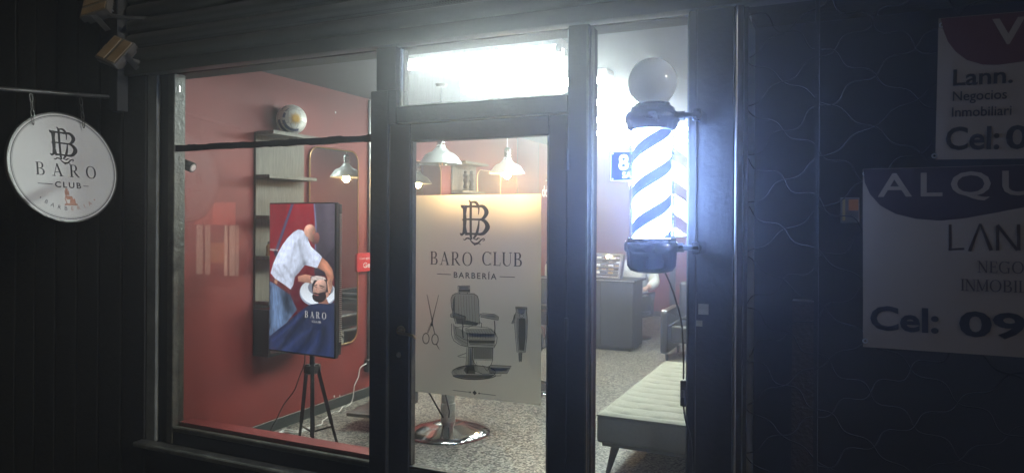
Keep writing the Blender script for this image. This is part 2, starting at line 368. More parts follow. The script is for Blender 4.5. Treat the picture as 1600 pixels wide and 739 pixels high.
def monogram(P, cx, cy_, s, light=None):
    """interlaced letters, s = height; drawn from measured control points"""
    def q(x, y): return (cx + (x-235)/320*s, cy_ - (y-225)/320*s)
    def S(pts, ws, t=P): t.stroke([q(*p) for p in pts], [a*1.3/320*s for a in ws] if isinstance(ws, list) else ws*1.3/320*s)
    def curve(p, n=6):
        out = []
        for i in range(len(p)-1):
            p0 = p[max(i-1, 0)]; p1 = p[i]; p2 = p[i+1]; p3 = p[min(i+2, len(p)-1)]
            for k in range(n):
                u = k/n
                out.append(tuple(.5*((2*p1[j])+(-p0[j]+p2[j])*u+(2*p0[j]-5*p1[j]+4*p2[j]-p3[j])*u*u+(-p0[j]+3*p1[j]-3*p2[j]+p3[j])*u**3) for j in (0, 1)))
        return out + [p[-1]]
    def CS(p, wmid, w0=3, w1=3, n=6, t=P):
        c = curve(p, n); N = len(c)-1
        S(c, [w0+(wmid-w0)*min(1, 2.2*i/N) if i < N/2 else w1+(wmid-w1)*min(1, 2.2*(N-i)/N) for i in range(N+1)], t)
    S([(152, 112), (150, 165), (152, 210), (150, 260), (153, 308)], [30, 20, 24, 20, 32])      # outer stem
    CS([(158, 118), (138, 118), (124, 108), (118, 98)], 16, 10, 2); CS([(158, 300), (136, 312), (122, 318), (112, 304)], 15, 10, 2)
    CS([(150, 200), (138, 208), (128, 206)], 10, 8, 2); CS([(128, 100), (140, 108), (150, 100)], 9)
    S([(150, 112), (205, 111), (262, 112)], [16, 11, 16])                                       # top bar
    CS([(258, 110), (300, 112), (326, 138), (328, 165), (306, 196), (285, 206)], 27, 12, 10, 8) # upper bowl
    CS([(322, 150), (334, 158), (346, 158)], 11, 12, 1)
    S([(134, 207), (180, 205), (240, 206), (292, 207)], [5, 10, 10, 12])                        # middle bar
    CS([(288, 206), (318, 220), (338, 250), (334, 275), (306, 306), (270, 314)], 30, 12, 12, 8) # lower bowl
    CS([(334, 245), (346, 254), (358, 254)], 11, 12, 1)
    S([(155, 312), (210, 311), (278, 313)], [16, 11, 14])                                       # bottom bar
    S([(201, 82), (201, 200), (203, 330), (212, 352)], [16, 15, 15, 8])                         # inner stem
    CS([(182, 68), (206, 80), (236, 80), (258, 98), (268, 130), (264, 172)], 16, 3, 5, 7)       # inner top curve
    CS([(184, 66), (194, 72), (190, 84)], 8)
    CS([(270, 208), (266, 250), (254, 300), (238, 330), (222, 345)], 17, 6, 8, 7)
    CS([(140, 350), (152, 356), (170, 344), (192, 346), (205, 352)], 9, 3, 8)
    CS([(192, 342), (206, 364), (232, 382), (262, 378), (290, 352), (306, 350)], 12, 3, 4, 7)
    CS([(222, 345), (250, 352), (262, 342), (280, 345)], 9); CS([(300, 362), (314, 356), (310, 343), (298, 346)], 6, 3, 3)
    CS([(228, 380), (236, 392), (242, 396)], 6, 6, 1); CS([(268, 378), (280, 386), (286, 384)], 5, 5, 1)
    if light is not None:    # the pale gap where one letter passes under the other
        for p in ([(212, 116), (212, 200)], [(212, 212), (212, 305)], [(190, 118), (190, 198)], [(190, 213), (190, 305)]): light.stroke([q(*a) for a in p], 2.2/320*s)
        light.z += .0003
        for p in (curve([(250, 120), (256, 140), (254, 170)]), curve([(262, 245), (252, 285), (236, 318)])): light.stroke([q(*a) for a in p], 2.5/320*s)

FAC = Matrix.Rotation(PI/2, 4, 'X')       # local x = along the facade, y = up, z = towards the street

def rebase(root):
    for ch in root.children: ch.location = ch.location - root.location
    return root

# ================================================================== SETTING
IX0, IX1, IY1, CEIL = -3.9, -0.35, 9.06, 2.68
struct(box('floor', M_terr, None, IX0-.1, IX1+.1, -.02, IY1+.1, -.15, 0.0))
struct(box('ceiling', M_ceil, None, IX0-.1, IX1+.1, .20, IY1+.1, CEIL, CEIL+.12))
WL = struct(box('wall_left', M_red, None, IX0-.15, IX0, .0, IY1+.1, 0, CEIL-.001))
WB = struct(box('wall_back', M_red, None, IX0, IX1, IY1, IY1+.15, 0, CEIL-.001))
WR = struct(box('wall_right', M_red, None, IX1, IX1+.15, .46, IY1, 0, CEIL-.001))
box('baseboard', M_base, WL, IX0, IX0+.014, .12, IY1-.012, .001, .085, bev=.003)
box('baseboard', M_base, WB, IX0+.014, IX1, IY1-.012, IY1, .001, .085, bev=.003)
for yy in (5.72, 6.42): box('panel_joint', M_base, WL, IX0, IX0+.006, yy, yy+.022, .09, CEIL-.01)
box('wall_panel', M_redd, WL, IX0, IX0+.004, 5.742, 6.42, .09, CEIL-.01)
box('corner_post', M_base, WB, -2.62, -2.53, IY1-.05, IY1-.013, .001, 2.2)
text('lettering', 'dd', M_white, WL, 0, 0, 0, .22, bold=.006).matrix_local = Matrix(((0, 0, 1, IX0+.008), (1, 0, 0, 6.56), (0, 1, 0, 1.93), (0, 0, 0, 1)))

M_walk = mat('asphalt_paving', (.05, .048, .044), .8, var=.3, vscale=2, bump=.6, bscale=40)
struct(box('pavement', M_walk, None, -40, 20, -3.6, -.02, -.30, -.12))
struct(box('road', mat('road_asphalt', (.035, .035, .036), .85, var=.3, vscale=3, bump=.6, bscale=60), None, -40, 20, -9.0, -3.6, -.40, -.25))
struct(box('far_pavement', M_walk, None, -40, 20, -14, -9.0, -.40, -.12))

# facade masonry, in front of and round the openings
FW = struct(box('facade_wall', M_facade, None, -6.5, -3.90, .01, .30, -.15, 3.5))
box('corner_pier', M_facade, FW, -3.899, -3.571, .0, .11, -.15, 3.5)
box('apron', M_facade, FW, -3.571, -1.98, .0, .10, -.12, .345)
box('lintel', M_facade, FW, -3.571, IX1, .07, .195, 2.41, 3.5)
box('upper_wall', M_facade, FW, -3.571, 2.2, .196, .30, 2.81, 3.5)
x = -3.66
while x > -6.4:                                       # vertical boards of the dark pier and neighbouring wall
    zf = 0 if x > -3.9 else .012
    box('board', M_facade, FW, x-.105, x+.085, -.018, zf-.001 if x > -3.9 else .009, -.12, 3.45, bev=.006); x -= .20
# roller shutter box above the shop front
SB = thing('roller_shutter', 'rolled up dark perforated metal shutter above the shop front', 'shutter', (-1.9, 0, 2.40))
def slat_mb(x0, x1, z0, h):
    b = MB(); prof = [(-.030, z0), (-.046, z0+h*.12), (-.052, z0+h*.45), (-.046, z0+h*.8), (-.028, z0+h*.93), (-.028, z0+h), (-.012, z0+h), (-.012, z0)]
    v0 = [b.bm.verts.new((x0, y, z)) for y, z in prof]; v1 = [b.bm.verts.new((x1, y, z)) for y, z in prof]; n = len(prof)
    for i in range(n): b.bm.faces.new((v0[i], v0[(i+1) % n], v1[(i+1) % n], v1[i]))
    b.bm.faces.new(v0[::-1]); b.bm.faces.new(v1); return b
def perforated():
    m = bpy.data.materials.new('perforated_metal'); m.use_nodes = True; t = m.node_tree; b = t.nodes['Principled BSDF']; N = t.nodes.new; L = t.links.new
    tc = N('ShaderNodeTexCoord'); mp = N('ShaderNodeMapping'); mp.inputs['Rotation'].default_value = (0, math.radians(45), 0); L(tc.outputs['Object'], mp.inputs[0])
    v = N('ShaderNodeTexVoronoi'); v.inputs['Scale'].default_value = 95; v.inputs['Randomness'].default_value = 0; L(mp.outputs[0], v.inputs['Vector'])
    r = N('ShaderNodeValToRGB'); r.color_ramp.elements[0].position = .30; r.color_ramp.elements[1].position = .38
    r.color_ramp.elements[0].color = (.006, .006, .006, 1); r.color_ramp.elements[1].color = (.11, .11, .10, 1); L(v.outputs['Distance'], r.inputs[0])
    L(r.outputs[0], b.inputs['Base Color']); b.inputs['Roughness'].default_value = .45; b.inputs['Metallic'].default_value = .4
    return m
M_perf = perforated()
for k in range(11):
    slat_mb(-3.70, .9, 2.478+k*.083, .081).build('slat', M_perf if 1 <= k <= 2 else M_shutter, SB, ang=50)
bb = MB().box(-3.72, .9, -.050, .028, 2.402, 2.474, bev=.012, seg=2).build('bottom_rail', M_shutter, SB)
box('guide_rail', M_frame, SB, -3.80, -3.725, -.085, -.0, 2.2, 3.45, bev=.004)
rebase(SB)

# ------------------------------------------------------------------ left display window
W = thing('shop_window', 'large left display window split by a thin dark glazing bar', 'window', (-2.8, 0, .44))
box('jamb', M_reveal, W, -3.570, -3.495, -.012, .09, .347, 2.40, bev=.004)
box('jamb', M_frame, W, -3.494, -3.419, .010, .09, .347, 2.40, bev=.004)
box('jamb', M_frame2, W, -3.418, -3.368, -.004, .075, .347, 2.40, bev=.005)
box('frame_bottom', M_frame, W, -3.417, -1.985, .000, .065, .347, .418, bev=.004)
box('glazing_bead', M_frame2, W, -3.367, -2.035, -.006, .029, .419, .446, bev=.006)
box('ledge', mat('worn_ledge', (.10, .10, .08), .6, var=.6, vscale=9, bump=.6, bscale=40), W, -3.60, -1.985, -.075, -.001, .322, .349, bev=.006)
box('inner_sill', M_red, W, -3.367, -2.035, .04, .13, .40, .462)
box('inner_apron', M_red, W, -3.89, -1.985, .105, .16, .001, .40)
gl = box('pane', M_glass, W, -3.367, -2.035, .030, .035, .446, 1.965)
box('pane', M_glass, W, -3.367, -2.004, .030, .035, 2.004, 2.399)
# glazing bar with ragged putty edges
def ragged_bar(name, m, par, x0, x1, y0, y1, z0, z1, amp, n=90, slope=0.0):
    b = MB(); R = []; A = [0, 0]
    for i in range(n+1):
        xx = x0+(x1-x0)*i/n
        for q in (0, 1):
            if random.random() < .35: A[q] = random.uniform(-1, 1)*amp
        sl_ = slope*(xx-x0)
        R.append([b.bm.verts.new(p) for p in ((xx, y0, z0+A[0]+sl_), (xx, y1, z0+A[0]*.5+sl_), (xx, y1, z1+A[1]*.5+sl_), (xx, y0, z1+A[1]+sl_))])
    for i in range(n):
        for k in range(4): b.bm.faces.new((R[i][k], R[i][(k+1) % 4], R[i+1][(k+1) % 4], R[i+1][k]))
    b.bm.faces.new(R[0][::-1]); b.bm.faces.new(R[-1]); return b.build(name, m, par, ang=40)
ragged_bar('glazing_bar', M_frame, W, -3.368, -2.035, .006, .029, 1.968, 2.001, .004)
rebase(W)

# ------------------------------------------------------------------ door frame, door, transom, side window
DF = thing('door_frame', 'black painted posts and crossbars framing the shop door', 'door frame', (-1.49, 0, 0))
box('post', M_frame, DF, -2.034, -1.934, -.022, .09, -.12, 2.20, bev=.004)
box('post', M_frame, DF, -2.003, -1.893, -.020, .09, 2.201, 2.401, bev=.003)
box('post', M_frame, DF, -1.042, -.949, -.022, .09, -.12, 2.401, bev=.004)
box('crossbar', M_frame, DF, -1.892, -1.043, -.018, .09, 2.045, 2.119, bev=.004)
box('upper_joint', M_frame, DF, -1.933, -1.893, -.0185, .085, 2.040, 2.199)
box('guide_channel', M_frame2, DF, -.957, -.950, -.034, -.0225, -.1, 2.39)
rebase(DF)
T = thing('transom_window', 'dusty glass transom above the door with bright tubes behind', 'window', (-1.47, 0, 2.12))
box('pane', M_glass_dirty, T, -1.892, -1.043, .030, .035, 2.12, 2.40)
ragged_bar('putty', mat('old_putty', (.55, .57, .55), .8, var=.2, vscale=30), T, -1.892, -1.05, .012, .029, 2.118, 2.128, .0035, 70)
box('putty', MATS['old_putty'], T, -1.892, -1.884, .012, .029, 2.13, 2.395)
box('putty', MATS['old_putty'], T, -1.055, -1.049, .012, .029, 2.13, 2.395)
rebase(T)
DR = thing('shop_door', 'black framed glass shop door carrying the frosted barber decal', 'door', (-1.49, 0, 0))
box('stile', M_frame, DR, -1.931, -1.817, -.012, .045, .02, 2.038, bev=.004)
box('stile', M_frame, DR, -1.129, -1.046, -.012, .045, .02, 2.038, bev=.004)
box('top_rail', M_frame, DR, -1.816, -1.130, -.012, .045, 1.956, 2.038, bev=.004)
box('bottom_rail', M_frame, DR, -1.816, -1.130, -.012, .045, .02, .452, bev=.004)
box('glazing_bead', M_frame2, DR, -1.816, -1.130, -.010, .026, .453, .464, bev=.002)
box('glazing_bead', M_frame2, DR, -1.816, -1.806, -.008, .026, .465, 1.955, bev=.002)
box('glazing_bead', M_reveal, DR, -1.138, -1.130, -.008, .026, .465, 1.955, bev=.002)
box('pane', M_glass, DR, -1.806, -1.138, .028, .032, .464, 1.955)
hd = MB().tube([(-1.86, -.012, 1.085), (-1.858, -.045, 1.083), (-1.845, -.060, 1.08), (-1.79, -.064, 1.078), (-1.765, -.058, 1.072), (-1.758, -.05, 1.06)], [.009, .009, .008, .007, .007, .005], 10).build('handle', mat('worn_brass', (.45, .36, .2), .3, metal=1.0), DR)
MB().lathe([(0, 0), (.022, 0), (.022, .006), (0, .006)], 20).build('handle_rose', MATS['worn_brass'], hd).matrix_local = Matrix.Translation((-1.86, -.012, 1.085)) @ Matrix.Rotation(PI/2, 4, 'X')
box('seam_line', M_frame2, DR, -1.9315, -1.9285, -.0135, -.0115, .1, 2.0)
for zh in (.35, 1.15, 1.85): MB().tube([(-1.040, -.030, zh-.045), (-1.040, -.030, zh+.045)], .0085, 12).build('hinge', M_frame, DR)
MB().lathe([(0, 0), (.013, 0), (.012, .006), (0, .006)], 16).build('lock_cylinder', M_alu, DR).matrix_local = Matrix.Translation((-1.872, -.012, .97)) @ Matrix.Rotation(PI/2, 4, 'X')
rebase(DR)
SW = thing('side_window', 'tall narrow shop window between the door and the right pier', 'window', (-.75, 0, 0))
box('pane', glass('side_glass', .008, (30, 30, 1.6), amount=.04), SW, -.948, -.546, .030, .035, 1.75, 2.40)
box('pane', M_glass, SW, -.948, -.546, .030, .035, .30, 1.7497)
box('frame_bottom', M_frame, SW, -.948, -.546, -.01, .065, -.12, .299)
box('glazing_bead', M_reveal, SW, -.556, -.546, .0, .028, .30, 2.40, bev=.002)
box('glazing_bead', M_frame2, SW, -.948, -.941, .0, .028, .30, 2.40, bev=.002)
rebase(SW)
RP = thing('right_pier', 'dark painted metal pier right of the barber pole', 'pier', (-.46, 0, 0))
box('pier_face', M_frame, RP, -.545, -.376, -.03, .12, -.12, 2.401, bev=.004)
box('pier_rib', M_frame, RP, -.520, -.512, -.038, -.0305, -.12, 2.40, bev=.002)
MB().tube([(-.369, -.035, -.12), (-.369, -.035, 2.40)], .0045, 10).build('edge_trim', M_alu, RP)
box('return_side', M_frame, RP, -.375, -.345, -.028, .36, -.12, 2.401)
rebase(RP)
for (px, py, ww, hh, lb) in ((1099, 483, .038, .040, 'upper small beige paper tag stuck on the dark pier'), (1091, 505, .030, .022, 'lower small beige paper scrap stuck on the dark pier')):
    p = on_y(px, py, -.032)
    o = box('paper_tag', mat('beige_tape', (.35, .30, .20), .8, var=.3, vscale=20), None, -ww/2, ww/2, -.0013, .0013, -hh/2, hh/2); o.location = p; tag(o, lb, 'paper tag')

# ------------------------------------------------------------------ recessed entrance behind the grille, and the grille itself
RE = struct(box('recess_wall', mat('recess_paint', (.011, .013, .015), .8, var=.3, vscale=2), None, -.36, 2.2, .362, .45, -.12, 2.80))
box('brick_column', mat('brown_column', (.035, .025, .018), .8, var=.4, vscale=6, bump=.4), RE, -.19, -.10, .28, .359, -.12, 1.28)
struct(box('soffit', M_facade, None, -.34, 2.2, .02, .359, 2.41, 2.80))
PB = thing('shop_reflection', 'small added amber panel imitating a lit reflection behind the grille', 'reflected_glow', (0.16, .35, 1.63))  # glowing panel added in place of a reflected lit shop
a = on_y(1326, 312, .35); b = on_y(1341, 329, .35)
box('housing', M_steel, PB, a.x-.03, b.x+.004, .342, .359, b.z-.05, a.z+.008, bev=.002)
box('reflection_panel', mat('amber_reflection', (.3, .15, .05), .4, emit=(1, .42, .12), estr=.05), PB, a.x, b.x, .336, .3415, b.z, a.z)
box('reflection_strip', mat('pale_reflection', (.3, .25, .1), .5, emit=(1, .7, .3), estr=.03), PB, a.x-.022, a.x-.012, .336, .3415, b.z-.04, a.z)
rebase(PB)
G = thing('scissor_grille', 'dark crossed wavy wire security grille closing the right doorway', 'grille', (.5, 0, -.12))
M_wire = mat('grille_wire', (.006, .006, .006), 1.0, metal=.0, var=.4, vscale=10)
box('grille_frame', M_frame, G, -.343, -.330, -.005, .012, -.11, 2.40)
box('grille_frame', M_frame, G, -.10, -.085, -.006, .014, -.11, 2.40)
def wavy(x0, z0, slope, length, ph):
    pts = []; n = int(length/.012); ux, uz = 1/math.hypot(1, slope), slope/math.hypot(1, slope)
    for i in range(n+1):
        s_ = i*length/n; a = (.013+.005*math.sin(ph*5+s_*3))*math.sin(2*PI*s_/.145+ph+.5*math.sin(s_*4+ph)); px_, pz_ = x0+ux*s_-uz*a, z0+uz*s_+ux*a
        if -.12 < pz_ < 2.40 and px_ < 1.35: pts.append((px_, .004*math.sin(2*PI*s_/.145+ph)*(1 if slope > 0 else -1), pz_))
    return pts
for k in range(24):
    for sgn in (1, -1):
        z0 = (-1.3+.185*k) if sgn > 0 else (-.02+.185*k)
        pts = wavy(-.33, z0, .66*sgn, 2.02, k*.9)
        if len(pts) > 8: MB().tube(pts, .0021, 5).build('wire', M_wire, G)
rebase(G)

# ================================================================== SIGNS ON THE RIGHT
def banner(name, label, px, z0, z1, x0, x1, cat='banner'):
    t = thing(name, label, cat, ((x0+x1)/2, -.03, (z0+z1)/2), FAC)
    return t
M_vinyl = mat('white_vinyl', (.22, .175, .125), .45, var=.08, vscale=3)
M_vinr = mat('red_vinyl', (.07, .012, .014), .45); M_vinp = mat('aubergine_vinyl', (.020, .010, .016), .45); M_vink = mat('dark_vinyl_ink', (.010, .010, .013), .45)
M_vinn = mat('navy_vinyl_ink', (.004, .006, .014), .45)
def sheet(par, m, pts, wob=.0, th=.0015):
    """slightly rippled sheet of the given outline box (x0,x1,y0,y1), local z out"""
    x0, x1, y0, y1 = pts; nx, ny = 24, 16; b = MB(); G0 = []
    for s_ in (0, 1):
        G0.append([[b.bm.verts.new((x0+(x1-x0)*i/nx, y0+(y1-y0)*j/ny, -.0010 - s_*th)) for i in range(nx+1)] for j in range(ny+1)])
    for s_ in (0, 1):
        for j in range(ny):
            for i in range(nx): b.bm.faces.new((G0[s_][j][i], G0[s_][j][i+1], G0[s_][j+1][i+1], G0[s_][j+1][i]))
    return b.build('sheet', m, par)
def eyelet(par, x, y): MB().lathe([(.004, 0), (.009, 0), (.009, .003), (.004, .003)], 14, (x, y, -.004)).build('eyelet', M_alu, par)
# lower: ALQUILA
ox, oz = .60, 1.475; bp = -.028
t = thing('rental_banner', 'lower white rental banner with dark ALQUILA oval tied to the grille', 'banner', (ox, bp, oz), FAC @ Matrix.Rotation(.006, 4, 'Z'))
def L2(px, py): p = on_y(px, py, bp); return p.x-ox, p.z-oz
x0 = L2(1349, 265)[0]; y1 = L2(1349, 263)[1]; y0 = L2(1345, 540)[1]
sheet(t, M_vinyl, (x0, .56, y0, y1))
P = Print(-.0008)
cx, cy_ = L2(1640, 262); rx = L2(1640, 262)[0]-L2(1350, 262)[0]; bt = L2(1470, 344)[1]
pts = [L2(*p) for p in ((1350, 264), (1352, 284), (1360, 302), (1376, 320), (1400, 333), (1432, 341), (1470, 344), (1510, 340), (1550, 333), (1599, 324))]
ytop = y1-.0012
pts = [(max(x0+.0015, p[0]), min(ytop, p[1])) for p in pts]
P.poly([(x0+.0015, ytop)] + pts[1:] + [(.42, pts[-1][1]+.02), (.55, ytop-.06), (.558, ytop)]); P.build('oval', M_vinp, t)
lx, ly = L2(1372, 306); hx = L2(1372, 270)[1]-ly
text('lettering', 'ALQUILA', M_vinyl, t, lx, ly, -.0003, hx*1.42, bold=.0012, fit=.725, spacing=1.25)
P = Print(-.0006)
def pl(*pp): return [L2(*p) for p in pp]
P.stroke(pl((1485, 350), (1485, 391), ), .0085); P.stroke(pl((1482, 389), (1507, 388)), .007)
P.stroke(pl((1515, 392), (1532, 349)), [.010, .006]); P.stroke(pl((1532, 349), (1549, 391)), [.006, .011])
P.stroke(pl((1559, 352), (1559, 391)), .009); P.stroke(pl((1559, 351), (1590, 391)), .009); P.stroke(pl((1592, 350), (1592, 391)), .009)
P.stroke([(a+.093, b_) for a, b_ in pl((1559, 352), (1559, 391))], .009); P.stroke([(a+.093, b_) for a, b_ in pl((1559, 351), (1590, 391))], .009); P.stroke([(a+.093, b_) for a, b_ in pl((1592, 350), (1592, 391))], .009)
ax, ay = L2(1527, 425); hh = L2(1527, 407)[1]-ay; xx = ax
for c in 'NEGO': xx += serif(P, c, xx, ay, hh, T=.12, t=.05)
ax, ay = L2(1500, 453); hh = L2(1500, 435)[1]-ay; xx = ax
for c in 'INMOBIL': xx += serif(P, c, xx, ay, hh, T=.12, t=.05)*.96
P.build('lettering', mat('brown_vinyl_ink', (.028, .014, .011), .45), t)
ax, ay = L2(1359, 512); hh = L2(1359, 478)[1]-ay
text('lettering', 'Cel:', M_vinn, t, ax, ay, -.0003, hh*1.5, bold=.0030, fit=.205)
text('lettering', '092', M_vinn, t, L2(1498, 514)[0], ay-.004, -.0003, hh*1.5, bold=.0030, fit=.275)
for px, py in ((1353, 270), (1351, 531)): eyelet(t, *L2(px, py))
# upper: VE...
ox2, oz2 = .60, 2.04; bp2 = -.034
t = thing('sale_banner', 'upper white banner with red VE oval hanging over the rental banner', 'banner', (ox2, bp2, oz2), FAC @ Matrix.Rotation(-.016, 4, 'Z'))
def L3(px, py): p = on_y(px, py, bp2); return p.x-ox2, p.z-oz2
x0 = L3(1464, 150)[0]; y1 = L3(1464, 32)[1]; y0 = L3(1464, 252)[1]
sheet(t, M_vinyl, (x0, .50, y0, y1))
pts = [(x0+.006, y1-.0012)] + [L3(*p) for p in ((1473, 52), (1480, 68), (1492, 83), (1510, 96), (1535, 103), (1560, 103), (1599, 97), )]
pts = [(a, min(b_, y1-.0012)) for a, b_ in pts]
P = Print(-.0008); P.poly(pts + [(.30, .12), (.42, .17), (.44, y1-.0012)]); P.build('oval', M_vinr, t)
ax, ay = L3(1548, 71); text('lettering', 'VE', M_vinyl, t, ax, ay, -.0003, .115, bold=.003, fit=.15)
for s_, px, py, f, bd in (('Lann.', 1489, 136, .165, .0025), ('Negocios', 1489, 160, .150, .0006), ('Inmobiliari', 1488, 185, .165, .0006)):
    ax, ay = L3(px, py); text('lettering', s_, M_vink, t, ax, ay, -.0003, .075 if s_ == 'Lann.' else .045, bold=bd*.5, fit=f)
ax, ay = L3(1479, 236); text('lettering', 'Cel:', M_vink, t, ax, ay, -.0003, .105, bold=.0022, fit=.150)
text('lettering', '09', M_vink, t, L3(1573, 236)[0], ay, -.0003, .105, bold=.0022, fit=.125)
for px, py in ((1470, 42), (1462, 246)): eyelet(t, *L3(px, py))

# ================================================================== ROUND HANGING SIGN
br = thing('sign_bracket', 'dark steel bar holding the round hanging sign out from the wall', 'bracket', (-3.80, 0, 2.2))
p0 = on_x(190, 153, -3.8); p1 = on_x(-60, 134, -3.8)
MB().tube([p0+Vector((0, .03, 0)), p1], .011, 12).build('bar', M_steel, br)
MB().box(-3.86, -3.74, -.026, -.019, p0.z-.07, p0.z+.07, bev=.002).build('wall_plate', M_frame, br)
rebase(br)
dc = on_x(101, 262, -3.8); al = math.radians(9)
upv = Vector((-math.sin(al), 0, math.cos(al))); rt = Vector((0, 1, 0)); nv = rt.cross(upv)
tilt = Matrix((( rt.x, upv.x, nv.x, 0), (rt.y, upv.y, nv.y, 0), (rt.z, upv.z, nv.z, 0), (0, 0, 0, 1))) @ Matrix.Rotation(math.radians(-1.0), 4, 'Z')
DS = thing('hanging_sign', 'round white barber club sign hanging by two chains on the left', 'sign', dc, tilt)
R_ = .296
b = MB(); N_ = 96
b.lathe([(0, -.010), (R_-.004, -.010), (R_, -.006), (R_, .006), (R_-.004, .010), (0, .010)], N_)
M_disc = mat('satin_white_sign', (.56, .57, .54), .35, var=.05, vscale=4)
b.build('disc', M_disc, DS)
MB().lathe([(R_+.0005, -.011), (R_+.005, -.008), (R_+.005, .008), (R_+.0005, .0115), (R_-.006, .0112)], N_).build('rim', M_steel, DS)
P = Print(.0104); P.ring(0, 0, R_-.014, R_-.014, .0045, 96); P.ring(0, 0, R_-.0215, R_-.0215, .0015, 96)
monogram(P, -.004, .118, .195)
serif_text(P, 'BARO', .006, -.052, .335, .068)
P.stroke([(-.155, -.097), (-.078, -.097)], .0035); P.stroke([(.088, -.097), (.118, -.097)], .0030)
P.build('lettering', M_ink, DS)
text('lettering', 'CLUB', M_ink, DS, -.066, -.112, .0106, .044, bold=.0008, spacing=1.3, fit=.142)
M_copper = mat('copper_print', (.42, .20, .13), .4, var=.3, vscale=40)
P = Print(.0106)    # small copper barber chair emblem
for q in ([(-.018, -.128), (.004, -.128), (.008, -.152), (-.016, -.152)], [(-.014, -.155), (.022, -.158), (.026, -.174), (-.010, -.176)], [(.010, -.176), (.036, -.170), (.040, -.196), (.006, -.196)], [(-.020, -.198), (.046, -.196), (.050, -.206), (-.024, -.208)]): P.poly(q)
P.ellipse(-.007, -.122, .008, .006, 12); P.stroke([(-.010, -.150), (-.018, -.172), (-.008, -.2)], .005)
P.build('chair_emblem', M_copper, DS)
for k, c in enumerate('\u2022BARBERIA\u2022'):
    a = math.radians(-90 + (k-4.5)*9.0); rr = .235
    o = text('lettering', c, M_ink if k < 5 else M_copper, DS, 0, 0, .0107, .030, align='CENTER')
    o.data.transform(Matrix.Translation((rr*math.cos(a), rr*math.sin(a), 0)) @ Matrix.Rotation(a+PI/2, 4, 'Z'))
# chains
def chain(px0, py0, px1, py1, lab):
    A, B = on_x(px0, py0, -3.8), on_x(px1, py1, -3.8)
    c = thing('sign_chain', lab, 'chain', A)
    n = 4; d = (B-A)/n
    for k in range(n):
        m_ = A + d*(k+.5) - A; r0 = d.length*.62; pts = []
        q = d.to_track_quat('Z', 'Y').to_matrix(); 
        for j in range(17):
            a = 2*PI*j/16; loc = Vector((.008*math.cos(a), 0, r0*math.sin(a))) if k % 2 else Vector((0, .008*math.cos(a), r0*math.sin(a)))
            pts.append(m_ + q @ loc)
        MB().tube(pts, .0024, 6, caps=False).build('link', M_steel, c)
    return c
chain(48, 148, 52, 194, 'left chain between the bracket bar and the round sign')
chain(126, 154, 131, 199, 'right chain between the bracket bar and the round sign')

# ================================================================== INTERIOR: LIGHT FITTINGS
def tube_light(y, label):
    t = thing('ceiling_tube_light', label, 'tube light', (-2.13, y, CEIL), group='tube lights in rows across the ceiling')
    MB().box(-.60, .60, -.085, .085, -.050, -.001, bev=.008).build('tray', M_white, t)
    for s_ in (-1, 1):
        MB().tube([(-.565, s_*.045, -.070), (.565, s_*.045, -.070)], .0145, 12).build('tube', M_tube, t)
        for e in (-1, 1): MB().box(e*.585-.016, e*.585+.016, s_*.045-.018, s_*.045+.018, -.090, -.0505, bev=.003).build('lamp_holder', M_white, t)
    return t
for y, lb in ((1.20, 'twin tube light nearest the shop front'), (2.16, 'twin tube light second from the shop front'), (3.10, 'twin tube light third from the shop front'),
              (4.15, 'twin tube light fourth from the shop front'), (5.20, 'twin tube light fifth from the shop front'), (6.40, 'twin tube light farthest from the shop front')):
    tube_light(y, lb)

M_shade = mat('satin_lamp_metal', (.60, .62, .60), .28, metal=.75, var=.08, vscale=10)
def pendant(y, lit, label, x=-2.93, z=2.04):
    t = thing('pendant_lamp', label, 'pendant lamp', (x, y, z), group='barn pendant lamps over the barber chairs')
    prof = [(.172, 0), (.165, .016), (.158, .022), (.132, .062), (.105, .085), (.070, .098), (.058, .112), (.046, .125), (.036, .138), (.033, .150)]
    inner = [(r-.003, z_-.002) for r, z_ in prof[::-1]]
    MB().lathe(prof + inner + [prof[0]], 40).build('shade', M_shade, t, ang=50)
    sk = MB().lathe([(0, .15), (.030, .15), (.034, .165), (.030, .175), (.034, .19), (.030, .20), (.034, .215), (.026, .235), (.012, .25), (0, .25)], 24).build('socket', M_chrome, t)
    MB().tube([(0, 0, .25), (0, 0, CEIL-z-.02)], .0035, 6).build('cord', M_cord if lit else M_black, t)
    MB().lathe([(0, CEIL-z-.03), (.04, CEIL-z-.025), (.05, CEIL-z-.003), (0, CEIL-z-.003)], 20).build('ceiling_rose', M_steel, t)
    if lit: MB().ball((0, 0, -.012), .034, sz=1.15).build('bulb', M_bulb, t)
    else:
        MB().ball((0, 0, .0), .042, sz=1.2).build('bulb', glass('bulb_glass', .02, amount=.02), t)
        MB().tube([(-.012, 0, .05), (-.016, 0, .0), (-.006, 0, -.018), (.006, 0, .0), (.016, 0, -.012), (.012, 0, .05)], .0012, 5).build('filament', emat('dim_filament', (1, .5, .2), 2.0), t)
    return t
pendant(2.14, False, 'large metal pendant lamp with unlit clear bulb above the door decal')
pendant(3.38, True, 'lit metal pendant lamp with warm bulb above the decal right corner')
pendant(4.80, True, 'lit metal pendant lamp seen reflected in the mirror left of the decal top')

